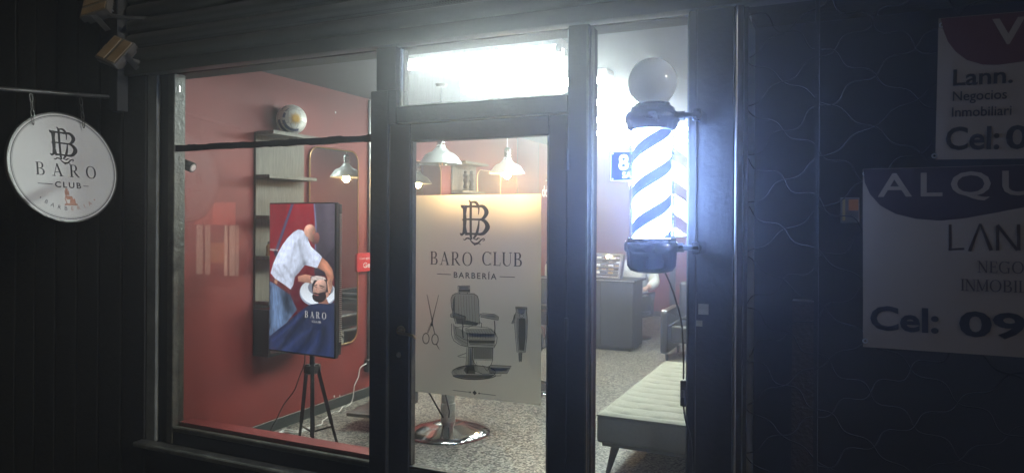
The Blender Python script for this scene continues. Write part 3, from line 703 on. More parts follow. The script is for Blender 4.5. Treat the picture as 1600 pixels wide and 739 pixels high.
# ------------------------------------------------------------------ shelves on the red wall
def shelf_unit(y0, y1, label, low):
    t = thing('wall_shelf', label, 'shelf', (IX0, (y0+y1)/2, low), group='grey wood shelf units between the mirrors')
    box('back_panel', M_wood, t, IX0+.001, IX0+.022, y0, y1, low, 2.228, bev=.002)
    for z, dd in ((2.232, .185), (1.915, .15), (1.62, .15), (1.325, .15), (1.0, .15)):
        if z < low: continue
        box('shelf_board', M_wood, t, IX0+.0225, IX0+dd, y0+.001, y1+.001, z-.026, z, bev=.002)
    if low < 1:
        b = MB(); zz = .60
        box('lower_rack', M_black, t, IX0+.002, IX0+.15, y0+.002, y1, zz, zz+.022)
        box('rack_side', M_black, t, IX0+.002, IX0+.15, y0+.002, y0+.022, zz+.0225, low-.002)
        box('rack_side', M_black, t, IX0+.002, IX0+.15, y1-.02, y1, zz+.0225, low-.002)
    return rebase(t)
shelf_unit(1.12, 1.63, 'grey wood shelf unit holding the football', .94)
shelf_unit(3.99, 4.54, 'grey wood shelf unit seen above the door decal', 1.2)
# things on the shelves
def bottle(x, y, z, r, h, m, label, cat='bottle', capm=None, n=18):
    t = thing('bottle', label, cat, (x, y, z))
    MB().lathe([(0, 0), (r*.95, 0), (r, .004), (r, h*.62), (r*.8, h*.72), (r*.36, h*.79), (r*.34, h*.84), (0, h*.84)], n).build('glass_body', m, t)
    MB().lathe([(0, h*.842), (r*.42, h*.842), (r*.42, h*.99), (r*.38, h), (0, h)], n).build('cap', capm or M_black, t); return t
M_amber = mat('amber_bottle', (.30, .14, .04), .2, coat=.5); M_clearb = mat('pale_bottle', (.55, .52, .42), .2, coat=.5)
bottle(-3.82, 1.19, 1.326, .018, .105, M_amber, 'small amber bottle on the third shelf left of the screen')
bottle(-3.83, 1.26, 1.326, .016, .085, M_black, 'small black bottle on the third shelf left of the screen')
bottle(-3.80, 1.55, 1.621, .045, .06, M_black, 'squat black jar on the shelf just above the screen', 'jar')
for k, (yy, hh, lb) in enumerate(((4.16, .23, 'dark twisted statuette left on the shelf above the decal'), (4.30, .24, 'dark twisted statuette right on the shelf above the decal'))):
    t = thing('statuette', lb, 'statuette', (-3.81, yy, 1.916))
    MB().lathe([(0, 0), (.035, 0), (.035, .015), (.022, .02), (.0, .02)], 20).build('base', M_black, t)
    MB().lathe([(0, .021), (.022, .021), (.030, hh*.2), (.018, hh*.34), (.030, hh*.5), (.020, hh*.62), (.030, hh*.75), (.014, hh*.84), (.024, hh*.92), (.0, hh)], 20).build('figure', M_black, t)

# ------------------------------------------------------------------ football with the sun emblem
def ball_mat():
    m = bpy.data.materials.new('football_panels'); m.use_nodes = True; t = m.node_tree; b = t.nodes['Principled BSDF']; N = t.nodes.new; L = t.links.new
    tc = N('ShaderNodeTexCoord'); v = N('ShaderNodeTexVoronoi'); v.feature = 'DISTANCE_TO_EDGE'; v.inputs['Scale'].default_value = 11; v.inputs['Randomness'].default_value = .3
    L(tc.outputs['Object'], v.inputs['Vector']); r = N('ShaderNodeValToRGB'); r.color_ramp.elements[0].position = .0; r.color_ramp.elements[1].position = .05
    r.color_ramp.elements[0].color = (.45, .45, .42, 1); r.color_ramp.elements[1].color = (.90, .89, .83, 1); L(v.outputs[0], r.inputs[0]); L(r.outputs[0], b.inputs['Base Color'])
    b.inputs['Roughness'].default_value = .35; return m
FBc = Vector((-3.80, 1.40, 2.233+.112)); FB = thing('football', 'white football with golden sun emblem and blue bands on the top shelf', 'ball', FBc)
MB().ball((0, 0, 0), .112, 40, 28).build('leather', ball_mat(), FB)
vd = (Vector((0, -CAM_D, CAM_H)) - FBc).normalized(); sd = (Matrix.Rotation(math.radians(16), 3, 'Z') @ vd + Vector((0, 0, .10))).normalized()
QF = sd.to_track_quat('Z', 'Y').to_matrix()
def on_ball(p, r=.1150): 
    x, y, z = p; return tuple(QF @ (Vector((x, y, math.sqrt(max(1e-6, .112**2 - x*x - y*y)))).normalized() * (r + z)))
P = Print(.0)
P.ellipse(.0, .0, .021, .021, 24)
for k in range(16):
    a = 2*PI*k/16; l = .052 if k % 2 == 0 else .044; wv = .003*(k % 2)
    n_ = 6; P.stroke([((.020+(l-.020)*i/n_)*math.cos(a)-math.sin(a)*wv*math.sin(i*1.4), (.020+(l-.020)*i/n_)*math.sin(a)+math.cos(a)*wv*math.sin(i*1.4)) for i in range(n_+1)], [.0085*(1-i/n_)+.0010 for i in range(n_+1)])
P.build('sun_emblem', mat('gold_print', (.72, .42, .05), .4), FB, vfn=on_ball)
P = Print(.0)
def band(a0, a1, rad, wd, n=20):
    P.stroke([(rad*math.cos(math.radians(a0+(a1-a0)*i/n)), rad*math.sin(math.radians(a0+(a1-a0)*i/n))) for i in range(n+1)], wd)
band(190, 292, .082, .016); band(186, 250, .104, .010); band(118, 142, .094, .026); band(152, 178, .080, .014)
P.build('blue_band', mat('slate_blue_print', (.06, .08, .16), .4), FB, vfn=lambda p: on_ball(p, .1134))

# ------------------------------------------------------------------ mirrors
def rrect(y0, y1, z0, z1, r, n=8):
    pts = []
    for cy0, cz0, a0 in ((y1-r, z1-r, 0), (y0+r, z1-r, 90), (y0+r, z0+r, 180), (y1-r, z0+r, 270)):
        for k in range(n+1):
            a = math.radians(a0+90*k/n); pts.append((cy0+r*math.cos(a), cz0+r*math.sin(a)))
    return pts
def mirror(y0, y1, label):
    z0, z1 = .53, 2.18; t = thing('wall_mirror', label, 'mirror', (IX0, (y0+y1)/2, z0), group='tall gold rimmed mirrors on the red wall')
    pts = rrect(y0, y1, z0, z1, .10)
    b = MB(); vs = [b.bm.verts.new((IX0+.018, *p)) for p in pts]; vb = [b.bm.verts.new((IX0+.002, *p)) for p in pts]
    b.bm.faces.new(vs); b.bm.faces.new(vb[::-1])
    for i in range(len(vs)): b.bm.faces.new((vs[i], vs[(i+1) % len(vs)], vb[(i+1) % len(vs)], vb[i]))
    b.build('glass_plate', M_mirror, t)
    b = MB(); b.tube([(IX0+.018, *p) for p in pts] + [(IX0+.018, *pts[0]), (IX0+.018, *pts[1])], .006, 8, caps=False).build('rim', M_gold, t)
    return rebase(t)
mirror(1.70, 2.33, 'tall gold rimmed mirror behind the tripod screen')
mirror(3.08, 3.75, 'tall gold rimmed mirror left of the decal top edge')
mirror(4.58, 5.20, 'tall gold rimmed mirror beyond the shelf with statuettes')
cd_ = thing('wall_conduit', 'thin dark vertical conduit on the red wall beside the first mirror', 'conduit', (IX0, 2.50, .32))
box('channel', M_steel, cd_, .001, .022, -.012, .012, .02, 2.35, bev=.003); box('socket_box', M_black, cd_, .001, .045, -.05, .06, -.09, .019, bev=.006)

# ------------------------------------------------------------------ cables
def cable(name, pts, r, m, label, cat='cable'):
    # smooth through the points
    pts = [Vector(p) for p in pts]; out = []
    for i in range(len(pts)-1):
        a, b_, c_, d_ = pts[max(i-1, 0)], pts[i], pts[i+1], pts[min(i+2, len(pts)-1)]
        for k in range(5):
            u = k/5; out.append(.5*((2*b_)+(c_-a)*u+(2*a-5*b_+4*c_-d_)*u*u+(3*b_-a-3*c_+d_)*u**3))
    out.append(pts[-1]); o = MB().tube(out, r, 6).build(name, m, None); return tag(o, label, cat)
zc = lambda X_, Y_: (220+X_/3.7125, 540+Y_/3.7125)
wp = [on_x(*zc(*q), IX0+.03) for q in ((1330, 95), (1300, 108), (1272, 130), (1262, 180), (1240, 230), (1232, 290), (1220, 330))]
fp = [on_z(*zc(*q), .006) for q in ((1195, 349), (1170, 354), (1150, 380), (1115, 386), (1075, 420), (1052, 436), (1045, 456), (970, 475), (900, 495), (835, 486), (800, 505), (765, 520))]
cable('power_cord', wp + fp, .0048, M_cord, 'white power cord running from wall socket across the terrazzo floor')
cable('power_cord', [on_z(*zc(*q), .006) for q in ((765, 522), (800, 512), (830, 498), (900, 503), (960, 486), (985, 470))], .0048, M_cord, 'short second white cord lying beside the tripod feet')
cable('screen_cord', [(-3.19, .86, .74), on_x(*zc(950, 100), -3.25), on_x(*zc(920, 180), -3.35), on_x(*zc(890, 260), -3.45), on_x(*zc(830, 340), -3.6), on_x(*zc(790, 420), -3.7), on_x(*zc(757, 480), -3.78), on_z(*zc(757, 522), .006)], .0040, M_black, 'thin black cord hanging from the tripod screen to the floor')

for px, py in ((522, 619), (530.5, 618), (524, 176)):
    q = on_x(px, py, IX0+.001); box('wall_plug', M_white, WL, IX0+.0005, IX0+.006, q.y-.006, q.y+.006, q.z-.009, q.z+.009, bev=.002)
# ------------------------------------------------------------------ black spot camera at the window jamb
sp = thing('spot_camera', 'small black cylindrical camera with bright lens on the window jamb', 'camera', on_y(291, 258, .16))
dd = Vector((.93, .20, -.34)).normalized()
MB().tube([-dd*.055, -dd*.045, dd*.045, dd*.048], [.022, .030, .030, .028], 20).build('housing', M_black, sp)
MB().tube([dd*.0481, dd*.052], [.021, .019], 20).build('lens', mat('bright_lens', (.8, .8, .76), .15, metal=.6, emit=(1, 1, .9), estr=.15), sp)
MB().tube([-dd*.02, Vector((-.05, .02, .03)), Vector((-.085, .0, .04))], .009, 10).build('bracket', M_black, sp)

# ------------------------------------------------------------------ card reader sticker on the left window
WX = Matrix(((0, 0, 1, 0), (1, 0, 0, 0), (0, 1, 0, 0), (0, 0, 0, 1)))      # local x = into the shop along the left wall, y = up, z = off the wall
g0, g1 = on_x(558, 396, -3.87), on_x(559, 425, -3.87)
gs = thing('payment_sign', 'small red card payment sign on the red wall beside the door post', 'sign', (-3.87, g0.y, g1.z), WX)
gh = g0.z-g1.z; pts = [(a+.0, b_) for a, b_ in rrect(0, .40, 0, gh, .02, 4)]
MB().prism(pts, -.028, 0).build('plate', mat('payment_red', (.55, .03, .035), .4), gs)
text('lettering', 'Getnet', M_white, gs, .085, gh*.20, .0006, gh*.40, bold=.0008, fit=.25)
text('lettering', 'Con getnet llev\u00e1s', M_white, gs, .035, gh*.66, .0006, gh*.17, fit=.33)

# ------------------------------------------------------------------ screen on a tripod
def pp(px, py): return (px, py)
SA, SB_ = Vector((-3.42, .777, 0)), Vector((-2.842, .737, 0)); wv_ = (SB_-SA); SWD = wv_.length; SZ0, SZ1 = .735, 1.700
ux_ = wv_.normalized(); nz_ = Vector((ux_.y, -ux_.x, 0))
RM = Matrix(((ux_.x, 0, nz_.x, 0), (ux_.y, 0, nz_.y, 0), (0, 1, 0, 0), (0, 0, 0, 1)))
TV = thing('tripod_screen', 'upright lit screen showing a barber washing hair on a black tripod', 'screen', ((SA+SB_)/2) + Vector((0, 0, 0)), RM)
hw = SWD/2
tvb = MB().box(-hw, hw, SZ0, SZ1, -.030, .0, bev=.004).build('casing', M_black, TV)
b = MB(); prof = [(-hw+.03, -.0305), (hw-.002, -.0305), (hw-.004, -.055), (hw-.03, -.085), (-hw+.06, -.085)]
b.prism([(x_, z_) for x_, z_ in prof], SZ0+.02, SZ1-.01, m=Matrix(((1, 0, 0, 0), (0, 0, 1, 0), (0, 1, 0, 0), (0, 0, 0, 1)))).build('back_shell', M_black, TV)
for k in range(64):     # cooling ribs on the visible edge
    zz = SZ0+.10+k*.0125
    if zz > SZ1-.06: break
    box('rib', M_alu, tvb, hw-.0035, hw+.0030, zz, zz+.005, -.052, -.0315)

def paint_screen(W_, H_):
    """colours on a grid, in the measuring frame of the zoomed photograph (corners TL TR BR BL)"""
    TL, TR, BR, BL = (24, 22), (326, 22), (328, 712), (44, 680)
    U, V = np.meshgrid(np.linspace(0, 1, W_), np.linspace(0, 1, H_))      # v=0 bottom
    T_ = 1-V
    X = (TL[0]*(1-U)+TR[0]*U)*(1-T_)+(BL[0]*(1-U)+BR[0]*U)*T_
    Y = (TL[1]*(1-U)+TR[1]*U)*(1-T_)+(BL[1]*(1-U)+BR[1]*U)*T_
    img = np.zeros((H_, W_, 3)); rng = np.random.RandomState(3)
    def noise(sx, sy):
        g = rng.rand(int(H_/sy)+3, int(W_/sx)+3); yy = np.linspace(0, g.shape[0]-2.01, H_); xx = np.linspace(0, g.shape[1]-2.01, W_)
        yi = yy.astype(int); xi = xx.astype(int); fy = (yy-yi)[:, None]; fx = (xx-xi)[None]; fy = fy*fy*(3-2*fy); fx = fx*fx*(3-2*fx)
        return (g[yi][:, xi]*(1-fy)*(1-fx)+g[yi+1][:, xi]*fy*(1-fx)+g[yi][:, xi+1]*(1-fy)*fx+g[yi+1][:, xi+1]*fy*fx)*2-1
    def poly(p):
        m = np.zeros(X.shape, bool); n = len(p); j = n-1
        for i in range(n):
            xi, yi = p[i]; xj, yj = p[j]
            if yi != yj: m ^= ((yi > Y) != (yj > Y)) & (X < (xj-xi)*(Y-yi)/(yj-yi)+xi)
            j = i
        return m
    def ell(cx, cy_, rx, ry, a=0):
        c, s_ = math.cos(math.radians(a)), math.sin(math.radians(a)); dx, dy = X-cx, Y-cy_
        return ((dx*c+dy*s_)/rx)**2+((-dx*s_+dy*c)/ry)**2 < 1
    def sdist(p):      # distance to a polyline
        d = np.full(X.shape, 1e9)
        for (x0, y0), (x1, y1) in zip(p[:-1], p[1:]):
            l2 = (x1-x0)**2+(y1-y0)**2; t_ = np.clip(((X-x0)*(x1-x0)+(Y-y0)*(y1-y0))/l2, 0, 1)
            d = np.minimum(d, np.hypot(X-x0-t_*(x1-x0), Y-y0-t_*(y1-y0)))
        return d
    def put(m, col, sh=None):
        c = np.array(col, float)/255
        v = c[None, None] * (1 if sh is None else np.clip(sh, 0, 2)[..., None]) * np.ones(X.shape+(1,))
        img[m] = v[m]
    def soft(p, w_): return np.exp(-(sdist(p)/w_)**2)
    n1, n2, n3 = noise(9, 9), noise(4, 14), noise(3, 3)
    put(X > -1, (150, 26, 42), 1.0-.0010*(Y-20)+.05*n1)
    put(X < 110-.10*Y, (122, 22, 34), 1+.05*n1)
    put(poly([(228, 0), (340, 0), (340, 480), (240, 480), (238, 100)]), (78, 68, 82), 1.05-.0012*(Y-20)+.06*n1+.15*soft([(300, 20), (315, 200)], 22))
    put(sdist([(232, 0), (242, 110), (243, 300)]) < 3, (112, 112, 150))
    put(sdist([(140, 0), (68, 215), (58, 250)]) < 6, (70, 72, 102)); put(sdist([(30, 228), (66, 232)]) < 3.5, (170, 160, 160))
    put(sdist([(58, 240), (70, 262)]) < 9, (38, 30, 52))
    put(poly([(130, 400), (250, 330), (330, 330), (330, 480), (120, 520)]), (96, 16, 34), 1-.0012*(Y-330)+.08*n1)
    put(poly([(255, 300), (330, 210), (330, 350), (240, 345)]), (44, 34, 48), 1+.1*n1)
    # basin
    put(ell(255, 425, 80, 62, 6), (150, 158, 178)); put(ell(256, 420, 78, 58, 6), (214, 219, 230), 1+.12*(Y-420)/60)
    put(ell(268, 402, 56, 36, 6), (120, 124, 140))
    # jeans
    put(poly([(20, 340), (20, 440), (20, 640), (120, 560), (165, 500), (150, 470), (128, 420), (80, 380)]), (80, 98, 128), 1+.20*n2+.35*soft([(60, 420), (80, 560)], 24)-.45*soft([(110, 430), (128, 500)], 22)-.3*soft([(38, 400), (42, 580)], 10))
    # belt
    put(poly([(20, 340), (80, 372), (134, 405), (130, 432), (76, 396), (20, 362)]), (96, 42, 44), 1+.25*n3)
    put(poly([(58, 362), (72, 368), (70, 386), (57, 379)]), (176, 130, 110))
    # near arm (skin) under the shirt
    put(poly([(165, 350), (200, 340), (238, 350), (262, 352), (262, 370), (232, 382), (168, 372)]), (196, 138, 116), 1-.010*(Y-352)+.05*n1)
    put(poly([(222, 350), (240, 348), (244, 372), (228, 380)]), (52, 44, 62))
    # shirt
    sh = [(162, 138), (140, 150), (112, 178), (92, 205), (72, 240), (50, 290), (38, 335), (60, 360), (96, 382), (134, 408), (146, 388), (152, 352), (172, 330), (196, 298), (222, 304), (252, 312), (264, 290), (272, 262), (258, 246), (240, 232), (222, 214), (208, 182), (198, 160), (184, 142)]
    shade = 1.0 + .05*n1 + .05*n2 + .12*soft([(120, 190), (80, 280)], 34) + .10*soft([(210, 200), (250, 270)], 14) - .26*soft([(150, 385), (160, 340), (192, 296)], 16) - .18*soft([(168, 190), (180, 250), (196, 290)], 9) - .14*soft([(100, 300), (140, 350)], 7) - .12*soft([(70, 300), (110, 370)], 5) - .12*soft([(150, 200), (130, 290)], 6) - .14*soft([(196, 160), (208, 190)], 6) - .10*soft([(55, 320), (90, 350)], 8)
    put(poly(sh), (205, 211, 234), shade)
    put(sdist([(196, 148), (206, 178)]) < 4, (150, 158, 190))
    # barber head
    hd_ = ell(217, 146, 27, 31, -14) | ell(228, 168, 20, 27, -10)
    put(hd_, (214, 160, 140), 1.06-.014*np.clip(X-208, 0, 60)-.004*(Y-140)+.16*soft([(208, 128), (222, 124)], 10)+.03*n3)
    put(ell(246, 178, 14, 26, 4) & (X > 236), (140, 84, 78), 1-.01*(Y-170)); put(ell(236, 199, 10, 7), (96, 54, 54))
    put(ell(233, 152, 4.5, 9, 6), (190, 120, 104)); put(sdist([(230, 146), (234, 160)]) < 1.3, (140, 80, 70))
    # far arm and hands
    put(poly([(252, 310), (272, 264), (296, 284), (318, 318), (324, 352), (312, 392), (300, 394), (296, 356), (284, 328)]), (188, 124, 100), 1.05-.006*np.abs(X-292)+.14*soft([(276, 290), (310, 335)], 9)-.2*soft([(258, 316), (296, 345)], 9)+.04*n1)
    # client
    put(ell(272, 402, 42, 50, -12), (34, 28, 36)); 
    put(poly([(262, 448), (290, 440), (306, 474), (258, 478)]), (168, 116, 100), .9+.05*n1)
    put(ell(264, 404, 28, 44, 14), (208, 162, 146), 1.08-.007*(Y-380)-.010*np.clip(X-268, 0, 50)+.03*n3)
    put(ell(296, 432, 8, 12, 8), (186, 134, 118))
    put((ell(262, 438, 30, 29, 4) & (Y > 424-.25*(X-262))), (40, 28, 30), 1+.25*n3)
    put(ell(254, 414, 8, 10), (196, 146, 130)); put(sdist([(238, 424), (262, 428)]) < 2.6, (46, 30, 32)); put(sdist([(243, 432), (258, 434)]) < 2.2, (150, 88, 86))
    put(sdist([(240, 392), (250, 388)]) < 2.4, (40, 30, 34)); put(sdist([(264, 390), (282, 396)]) < 2.6, (40, 30, 34))
    put(sdist([(243, 398), (250, 397)]) < 1.6, (90, 60, 60)); put(sdist([(265, 399), (276, 402)]) < 1.6, (90, 60, 60)); put(sdist([(253, 398), (249, 412), (255, 415)]) < 1.5, (168, 116, 102))
    put(poly([(228, 352), (250, 346), (282, 352), (292, 362), (270, 366), (240, 366), (230, 384), (224, 372)]), (206, 190, 186), 1+.12*n3)
    for k in range(4):   # fingers
        put(sdist([(300+4*k, 372-3*k), (303+4*k, 400-5*k), (306+3.4*k, 420-8*k)]) < 4.6-.35*k, (200, 146, 124), 1.05-.10*k+.04*n3)
        if k: put(sdist([(298+4*k, 376-3*k), (301+4*k, 400-5*k)]) < .9, (120, 76, 66))
    # cape
    cp = [(340, 462), (296, 474), (258, 470), (226, 476), (196, 494), (160, 524), (110, 570), (56, 610), (40, 625), (40, 700), (340, 730)]
    fold = 1 + .10*n2 + .55*soft([(60, 640), (150, 560), (200, 505)], 8) + .45*soft([(110, 690), (180, 620), (230, 590)], 10) - .45*soft([(90, 680), (150, 600), (210, 520)], 9) - .4*soft([(165, 700), (215, 640), (240, 585)], 8) + .4*soft([(210, 710), (250, 650), (262, 600)], 9) - .4*soft([(250, 715), (280, 650), (286, 580)], 9) + .35*soft([(300, 715), (312, 640), (310, 560)], 8) + .25*soft([(240, 485), (320, 490)], 7) + .3*soft([(80, 660), (100, 640)], 14) + .25*np.clip((Y-600)/110, 0, 1)
    put(poly(cp), (32, 40, 70), 1+.72*(fold-1))
    img[:] = np.clip(img, 0, 1)
    return np.where(img <= .04045, img/12.92, ((img+.055)/1.055)**2.4)
def colour_grid(name, img, x0, x1, y0, y1, z, m, par):
    H_, W_, _ = img.shape; xs = np.linspace(x0, x1, W_); ys = np.linspace(y0, y1, H_)
    XX, YY = np.meshgrid(xs, ys); co_ = np.stack([XX, YY, np.full_like(XX, z)], -1).reshape(-1, 3)
    i = np.arange(W_*H_).reshape(H_, W_); f = np.stack([i[:-1, :-1], i[:-1, 1:], i[1:, 1:], i[1:, :-1]], -1).reshape(-1, 4)
    me = bpy.data.meshes.new(name); me.vertices.add(len(co_)); me.vertices.foreach_set('co', co_.ravel())
    me.loops.add(f.size); me.loops.foreach_set('vertex_index', f.ravel().astype(np.int32)); me.polygons.add(len(f)); me.polygons.foreach_set('loop_start', np.arange(0, f.size, 4, dtype=np.int32))
    me.update(calc_edges=True); a = me.color_attributes.new('Col', 'FLOAT_COLOR', 'POINT')
    a.data.foreach_set('color', np.concatenate([img.reshape(-1, 3), np.ones((W_*H_, 1))], 1).ravel()); me.materials.append(m)
    o = bpy.data.objects.new(name, me); C.objects.link(o); o.parent = par; return o
colour_grid('display', paint_screen(240, 420), -hw+.008, hw-.010, SZ0+.010, SZ1-.008, .0012, vcol_mat('screen_picture', 1.25, .2), TV)
P = Print(.0016)
serif_text(P, 'BARO', .125, SZ0+.240, .185, .040); P.build('cape_lettering', emat('cape_print', (.75, .72, .70), .8), TV)
text('cape_lettering', 'CLUB', MATS['cape_print'], TV, .095, SZ0+.212, .0017, .018, fit=.075)
# the stand, in the screen's own axes (x right, y up, z to the street)
cxl = -.0; hub = -.05
def tl(p): return RM.to_3x3().inverted() @ (Vector(p) - Vector(((SA+SB_)/2)))
Hc = tl((-3.118, .85, 0)); 
MB().tube([(Hc.x, .60, Hc.z), (Hc.x, .95, Hc.z)], .017, 14).build('centre_pole', M_black, TV)
MB().box(Hc.x-.10, Hc.x+.10, .90, 1.15, Hc.z+.008, -.0855, bev=.004).build('mount_plate', M_steel, TV)
MB().lathe([(0, 0), (.05, 0), (.055, .01), (.055, .045), (.04, .055), (0, .055)], 24).build('hub', M_black, TV).matrix_local = Matrix.Translation((Hc.x, .655, Hc.z)) @ Matrix.Rotation(PI/2, 4, 'X')
for fpx in ((537, 736), (463, 733), (489, 762)):
    F_ = tl(on_z(*fpx, 0)); H0 = Vector((Hc.x, .66, Hc.z)); d0 = (F_-H0); s0 = H0 + Vector((d0.x, 0, d0.z)).normalized()*.035; F_.y = .0
    lg = MB().tube([s0, s0.lerp(F_, .55), s0.lerp(F_, .56), F_ + Vector((0, .02, 0))], [.0165, .0165, .012, .012], 4).build('leg', M_black, TV)
    MB().tube([F_ + Vector((0, .025, 0)), F_ + Vector((0, .001, 0))], [.016, .018], 12).build('rubber_foot', M_black, lg)
    mid = s0.lerp(F_, .58); MB().tube([(Hc.x, .22, Hc.z), mid], .006, 8).build('brace', M_steel, TV)
MB().tube([(Hc.x, .655, Hc.z), (Hc.x, .19, Hc.z)], .012, 12).build('lower_pole', M_black, TV)

# ------------------------------------------------------------------ barber chairs
def barber_chair(x, y, rz, label):
    t = thing('barber_chair', label, 'barber chair', (x, y, 0), Matrix.Rotation(rz, 4, 'Z'), group='barber chairs facing the mirrors')
    MB().lathe([(0, 0), (.312, 0), (.318, .006), (.314, .014), (.24, .034), (.12, .070), (.075, .082), (0, .082)], 64).build('base_plate', M_chrome, t, ang=60)
    MB().lathe([(.056, .082), (.056, .22), (.050, .225), (.050, .34), (.072, .35), (.072, .40), (0, .40)], 32).build('hydraulic_column', M_alu, t)
    MB().tube([(.06, .03, .13), (.12, .06, .19), (.30, .10, .36)], .006, 8).build('pump_lever', M_black, t)
    MB().tube([(.05, -.02, .12), (.30, -.04, .385)], .006, 8).build('tilt_lever', M_black, t)
    MB().box(-.23, .23, -.22, .22, .405, .44, bev=.01).build('seat_frame', M_chrome, t)
    MB().box(-.27, .27, -.28, .25, .445, .575, bev=.045, seg=4).build('seat', M_leather, t)
    mb_ = Matrix.Translation((0, .27, .52)) @ Matrix.Rotation(math.radians(-12), 4, 'X')
    MB().box(-.255, .255, -.03, .09, 0, .58, bev=.04, seg=4, m=mb_).build('backrest', M_leather, t)
    MB().box(-.13, .13, -.035, .065, .64, .78, bev=.035, seg=4, m=mb_).build('headrest', M_leather, t)
    MB().tube([mb_ @ Vector((0, .02, .5)), mb_ @ Vector((0, .02, .66))], .012, 8).build('headrest_post', M_chrome, t)
    for s_ in (-1, 1):
        a = MB().tube([(s_*.29, -.22, .46), (s_*.31, -.24, .60), (s_*.31, -.18, .70), (s_*.31, .15, .72), (s_*.29, .26, .62), (s_*.27, .25, .46)], .014, 10).build('arm_frame', M_chrome, t)
        MB().box(s_*.31-.035, s_*.31+.035, -.20, .16, .722, .765, bev=.016, seg=3).build('arm_pad', M_leather, t)
    MB().box(-.22, .22, -.37, -.32, .14, .44, bev=.02, seg=3, m=Matrix.Translation((0, -.02, 0))).build('leg_rest', M_leather, t)
    for s_ in (-1, 1): MB().tube([(s_*.17, -.22, .40), (s_*.17, -.40, .30), (s_*.17, -.56, .12)], .011, 8).build('footrest_bar', M_chrome, t)
    MB().box(-.20, .20, -.74, -.50, .085, .115, bev=.012, seg=2, m=Matrix.Translation((0, -.01, .02)) @ Matrix.Rotation(0, 4, 'X')).build('footrest', M_steel, t)
    return t
barber_chair(-2.70, 1.88, math.radians(-82), 'black barber chair with round chrome base nearest the door')
barber_chair(-2.70, 3.42, math.radians(-90), 'black barber chair farther in behind the door decal')

# ------------------------------------------------------------------ counter and the display case on it
CT = thing('counter', 'black cabinet counter standing at the back of the shop', 'counter', (-2.9, 5.9, 0))
M_cab = mat('charcoal_laminate', (.006, .007, .008), .6, var=.15, vscale=3)
MB().box(-3.53, -2.32, 5.68, 6.12, .04, .845, bev=.004).build('cabinet', M_cab, CT)
MB().box(-3.50, -2.36, 5.72, 6.10, .0, .0395).build('plinth', M_black, CT)
MB().box(-3.57, -2.28, 5.65, 6.15, .8455, .872, bev=.003).build('worktop', M_cab, CT)
for k in range(3): MB().box(-3.52+k*.40, -3.13+k*.40, 5.666, 5.6795, .05, .83, bev=.003).build('door_panel', M_cab, CT)
MB().box(-3.56, -2.30, 5.644, 5.6495, .853, .868).build('edge_band', M_alu, CT)
rebase(CT)
M_gold2 = mat('brass_clipper', (.55, .38, .15), .3, metal=.9)
dcx = -2.73; DCs = thing('display_case', 'small framed glass display case of clippers on the black counter', 'display case', (dcx, 5.84, .8735), Matrix.Rotation(math.radians(-18), 4, 'Z') @ Matrix.Rotation(math.radians(-14), 4, 'X'))
MB().box(-.23, .23, .0, .05, .001, .31, bev=.003).build('back_board', M_steel, DCs)
for a in ((-.23, -.205, -.03, -.001, .001, .31), (.205, .23, -.03, -.001, .001, .31), (-.2045, .2045, -.03, -.001, .001, .022), (-.2045, .2045, -.03, -.001, .288, .31)): MB().box(*a, bev=.002).build('frame', M_alu, DCs)
for r_ in range(5):
    MB().box(-.204, .204, -.022, -.002, .045+r_*.048, .049+r_*.048).build('rack', M_alu, DCs)
    for q in range(4):
        xq = -.155+q*.098+random.uniform(-.01, .01); MB().box(xq, xq+random.uniform(.05, .085), -.020, -.006, .052+r_*.048, .066+r_*.048+random.uniform(0, .014), bev=.004, seg=2).build('clipper', random.choice([M_gold2, M_steel, M_chrome, M_white, M_black]), DCs)
MB().ball((.01, -.020, .268), .018).build('added_lamp', emat('added_lamp_glow', (1, .72, .4), 160.0), DCs)  # lamp added inside to brighten the display case
o = MB().box(-.11, .11, -.07, .07, 0, .012, bev=.003).build('paper_stack', M_white, None); o.location = (-2.98, 5.78, .873); o.rotation_euler.z = .3; tag(o, 'white paper stack on the counter left of the display case', 'paper')
for k, (xx, hh, r_, m_, lb) in enumerate(((-3.50, .19, .03, M_clearb, 'pale bottle at the left end of the counter'), (-3.42, .24, .028, M_redd, 'tall red bottle near the left end of the counter'), (-3.35, .16, .034, M_amber, 'short amber bottle near the left end of the counter'), (-3.27, .21, .026, M_chrome, 'silver spray bottle near the left end of the counter'))):
    bottle(xx, 5.80+.05*(k % 2), .873, r_, hh, m_, lb)

# ------------------------------------------------------------------ black armchair
AC = thing('armchair', 'black leather armchair with chrome braces against the right side', 'armchair', (-1.50, 5.62, 0))
MB().box(-.30, .34, -.24, .30, .20, .40, bev=.03, seg=3).build('seat', M_leather, AC)
for s_ in (-1, 1):
    ar = MB(); xo = -.36 if s_ < 0 else .36
    ar.box(xo-.045, xo+.045, -.32, .36, .08, .565, bev=.035, seg=3).build('arm', M_leather, AC); MB().box(xo-.036, xo+.036, -.29, .33, .5655, .575, bev=.004).build('arm_cap', M_alu, AC)
MB().box(-.32, .32, .30, .40, .25, .86, bev=.04, seg=3).build('backrest', M_leather, AC)
for q in (((-.31, -.26, .40), (-.12, .05, .52)), ((-.12, .05, .52), (-.30, .20, .42)), ((-.31, -.26, .54), (-.06, .10, .42))): MB().tube(q, .006, 8).build('brace', M_steel, AC)
for sx in (-.33, .33):
    for sy in (-.28, .32): MB().tube([(sx, sy, 0), (sx, sy, .08)], [.014, .02], 10).build('leg', M_black, AC)

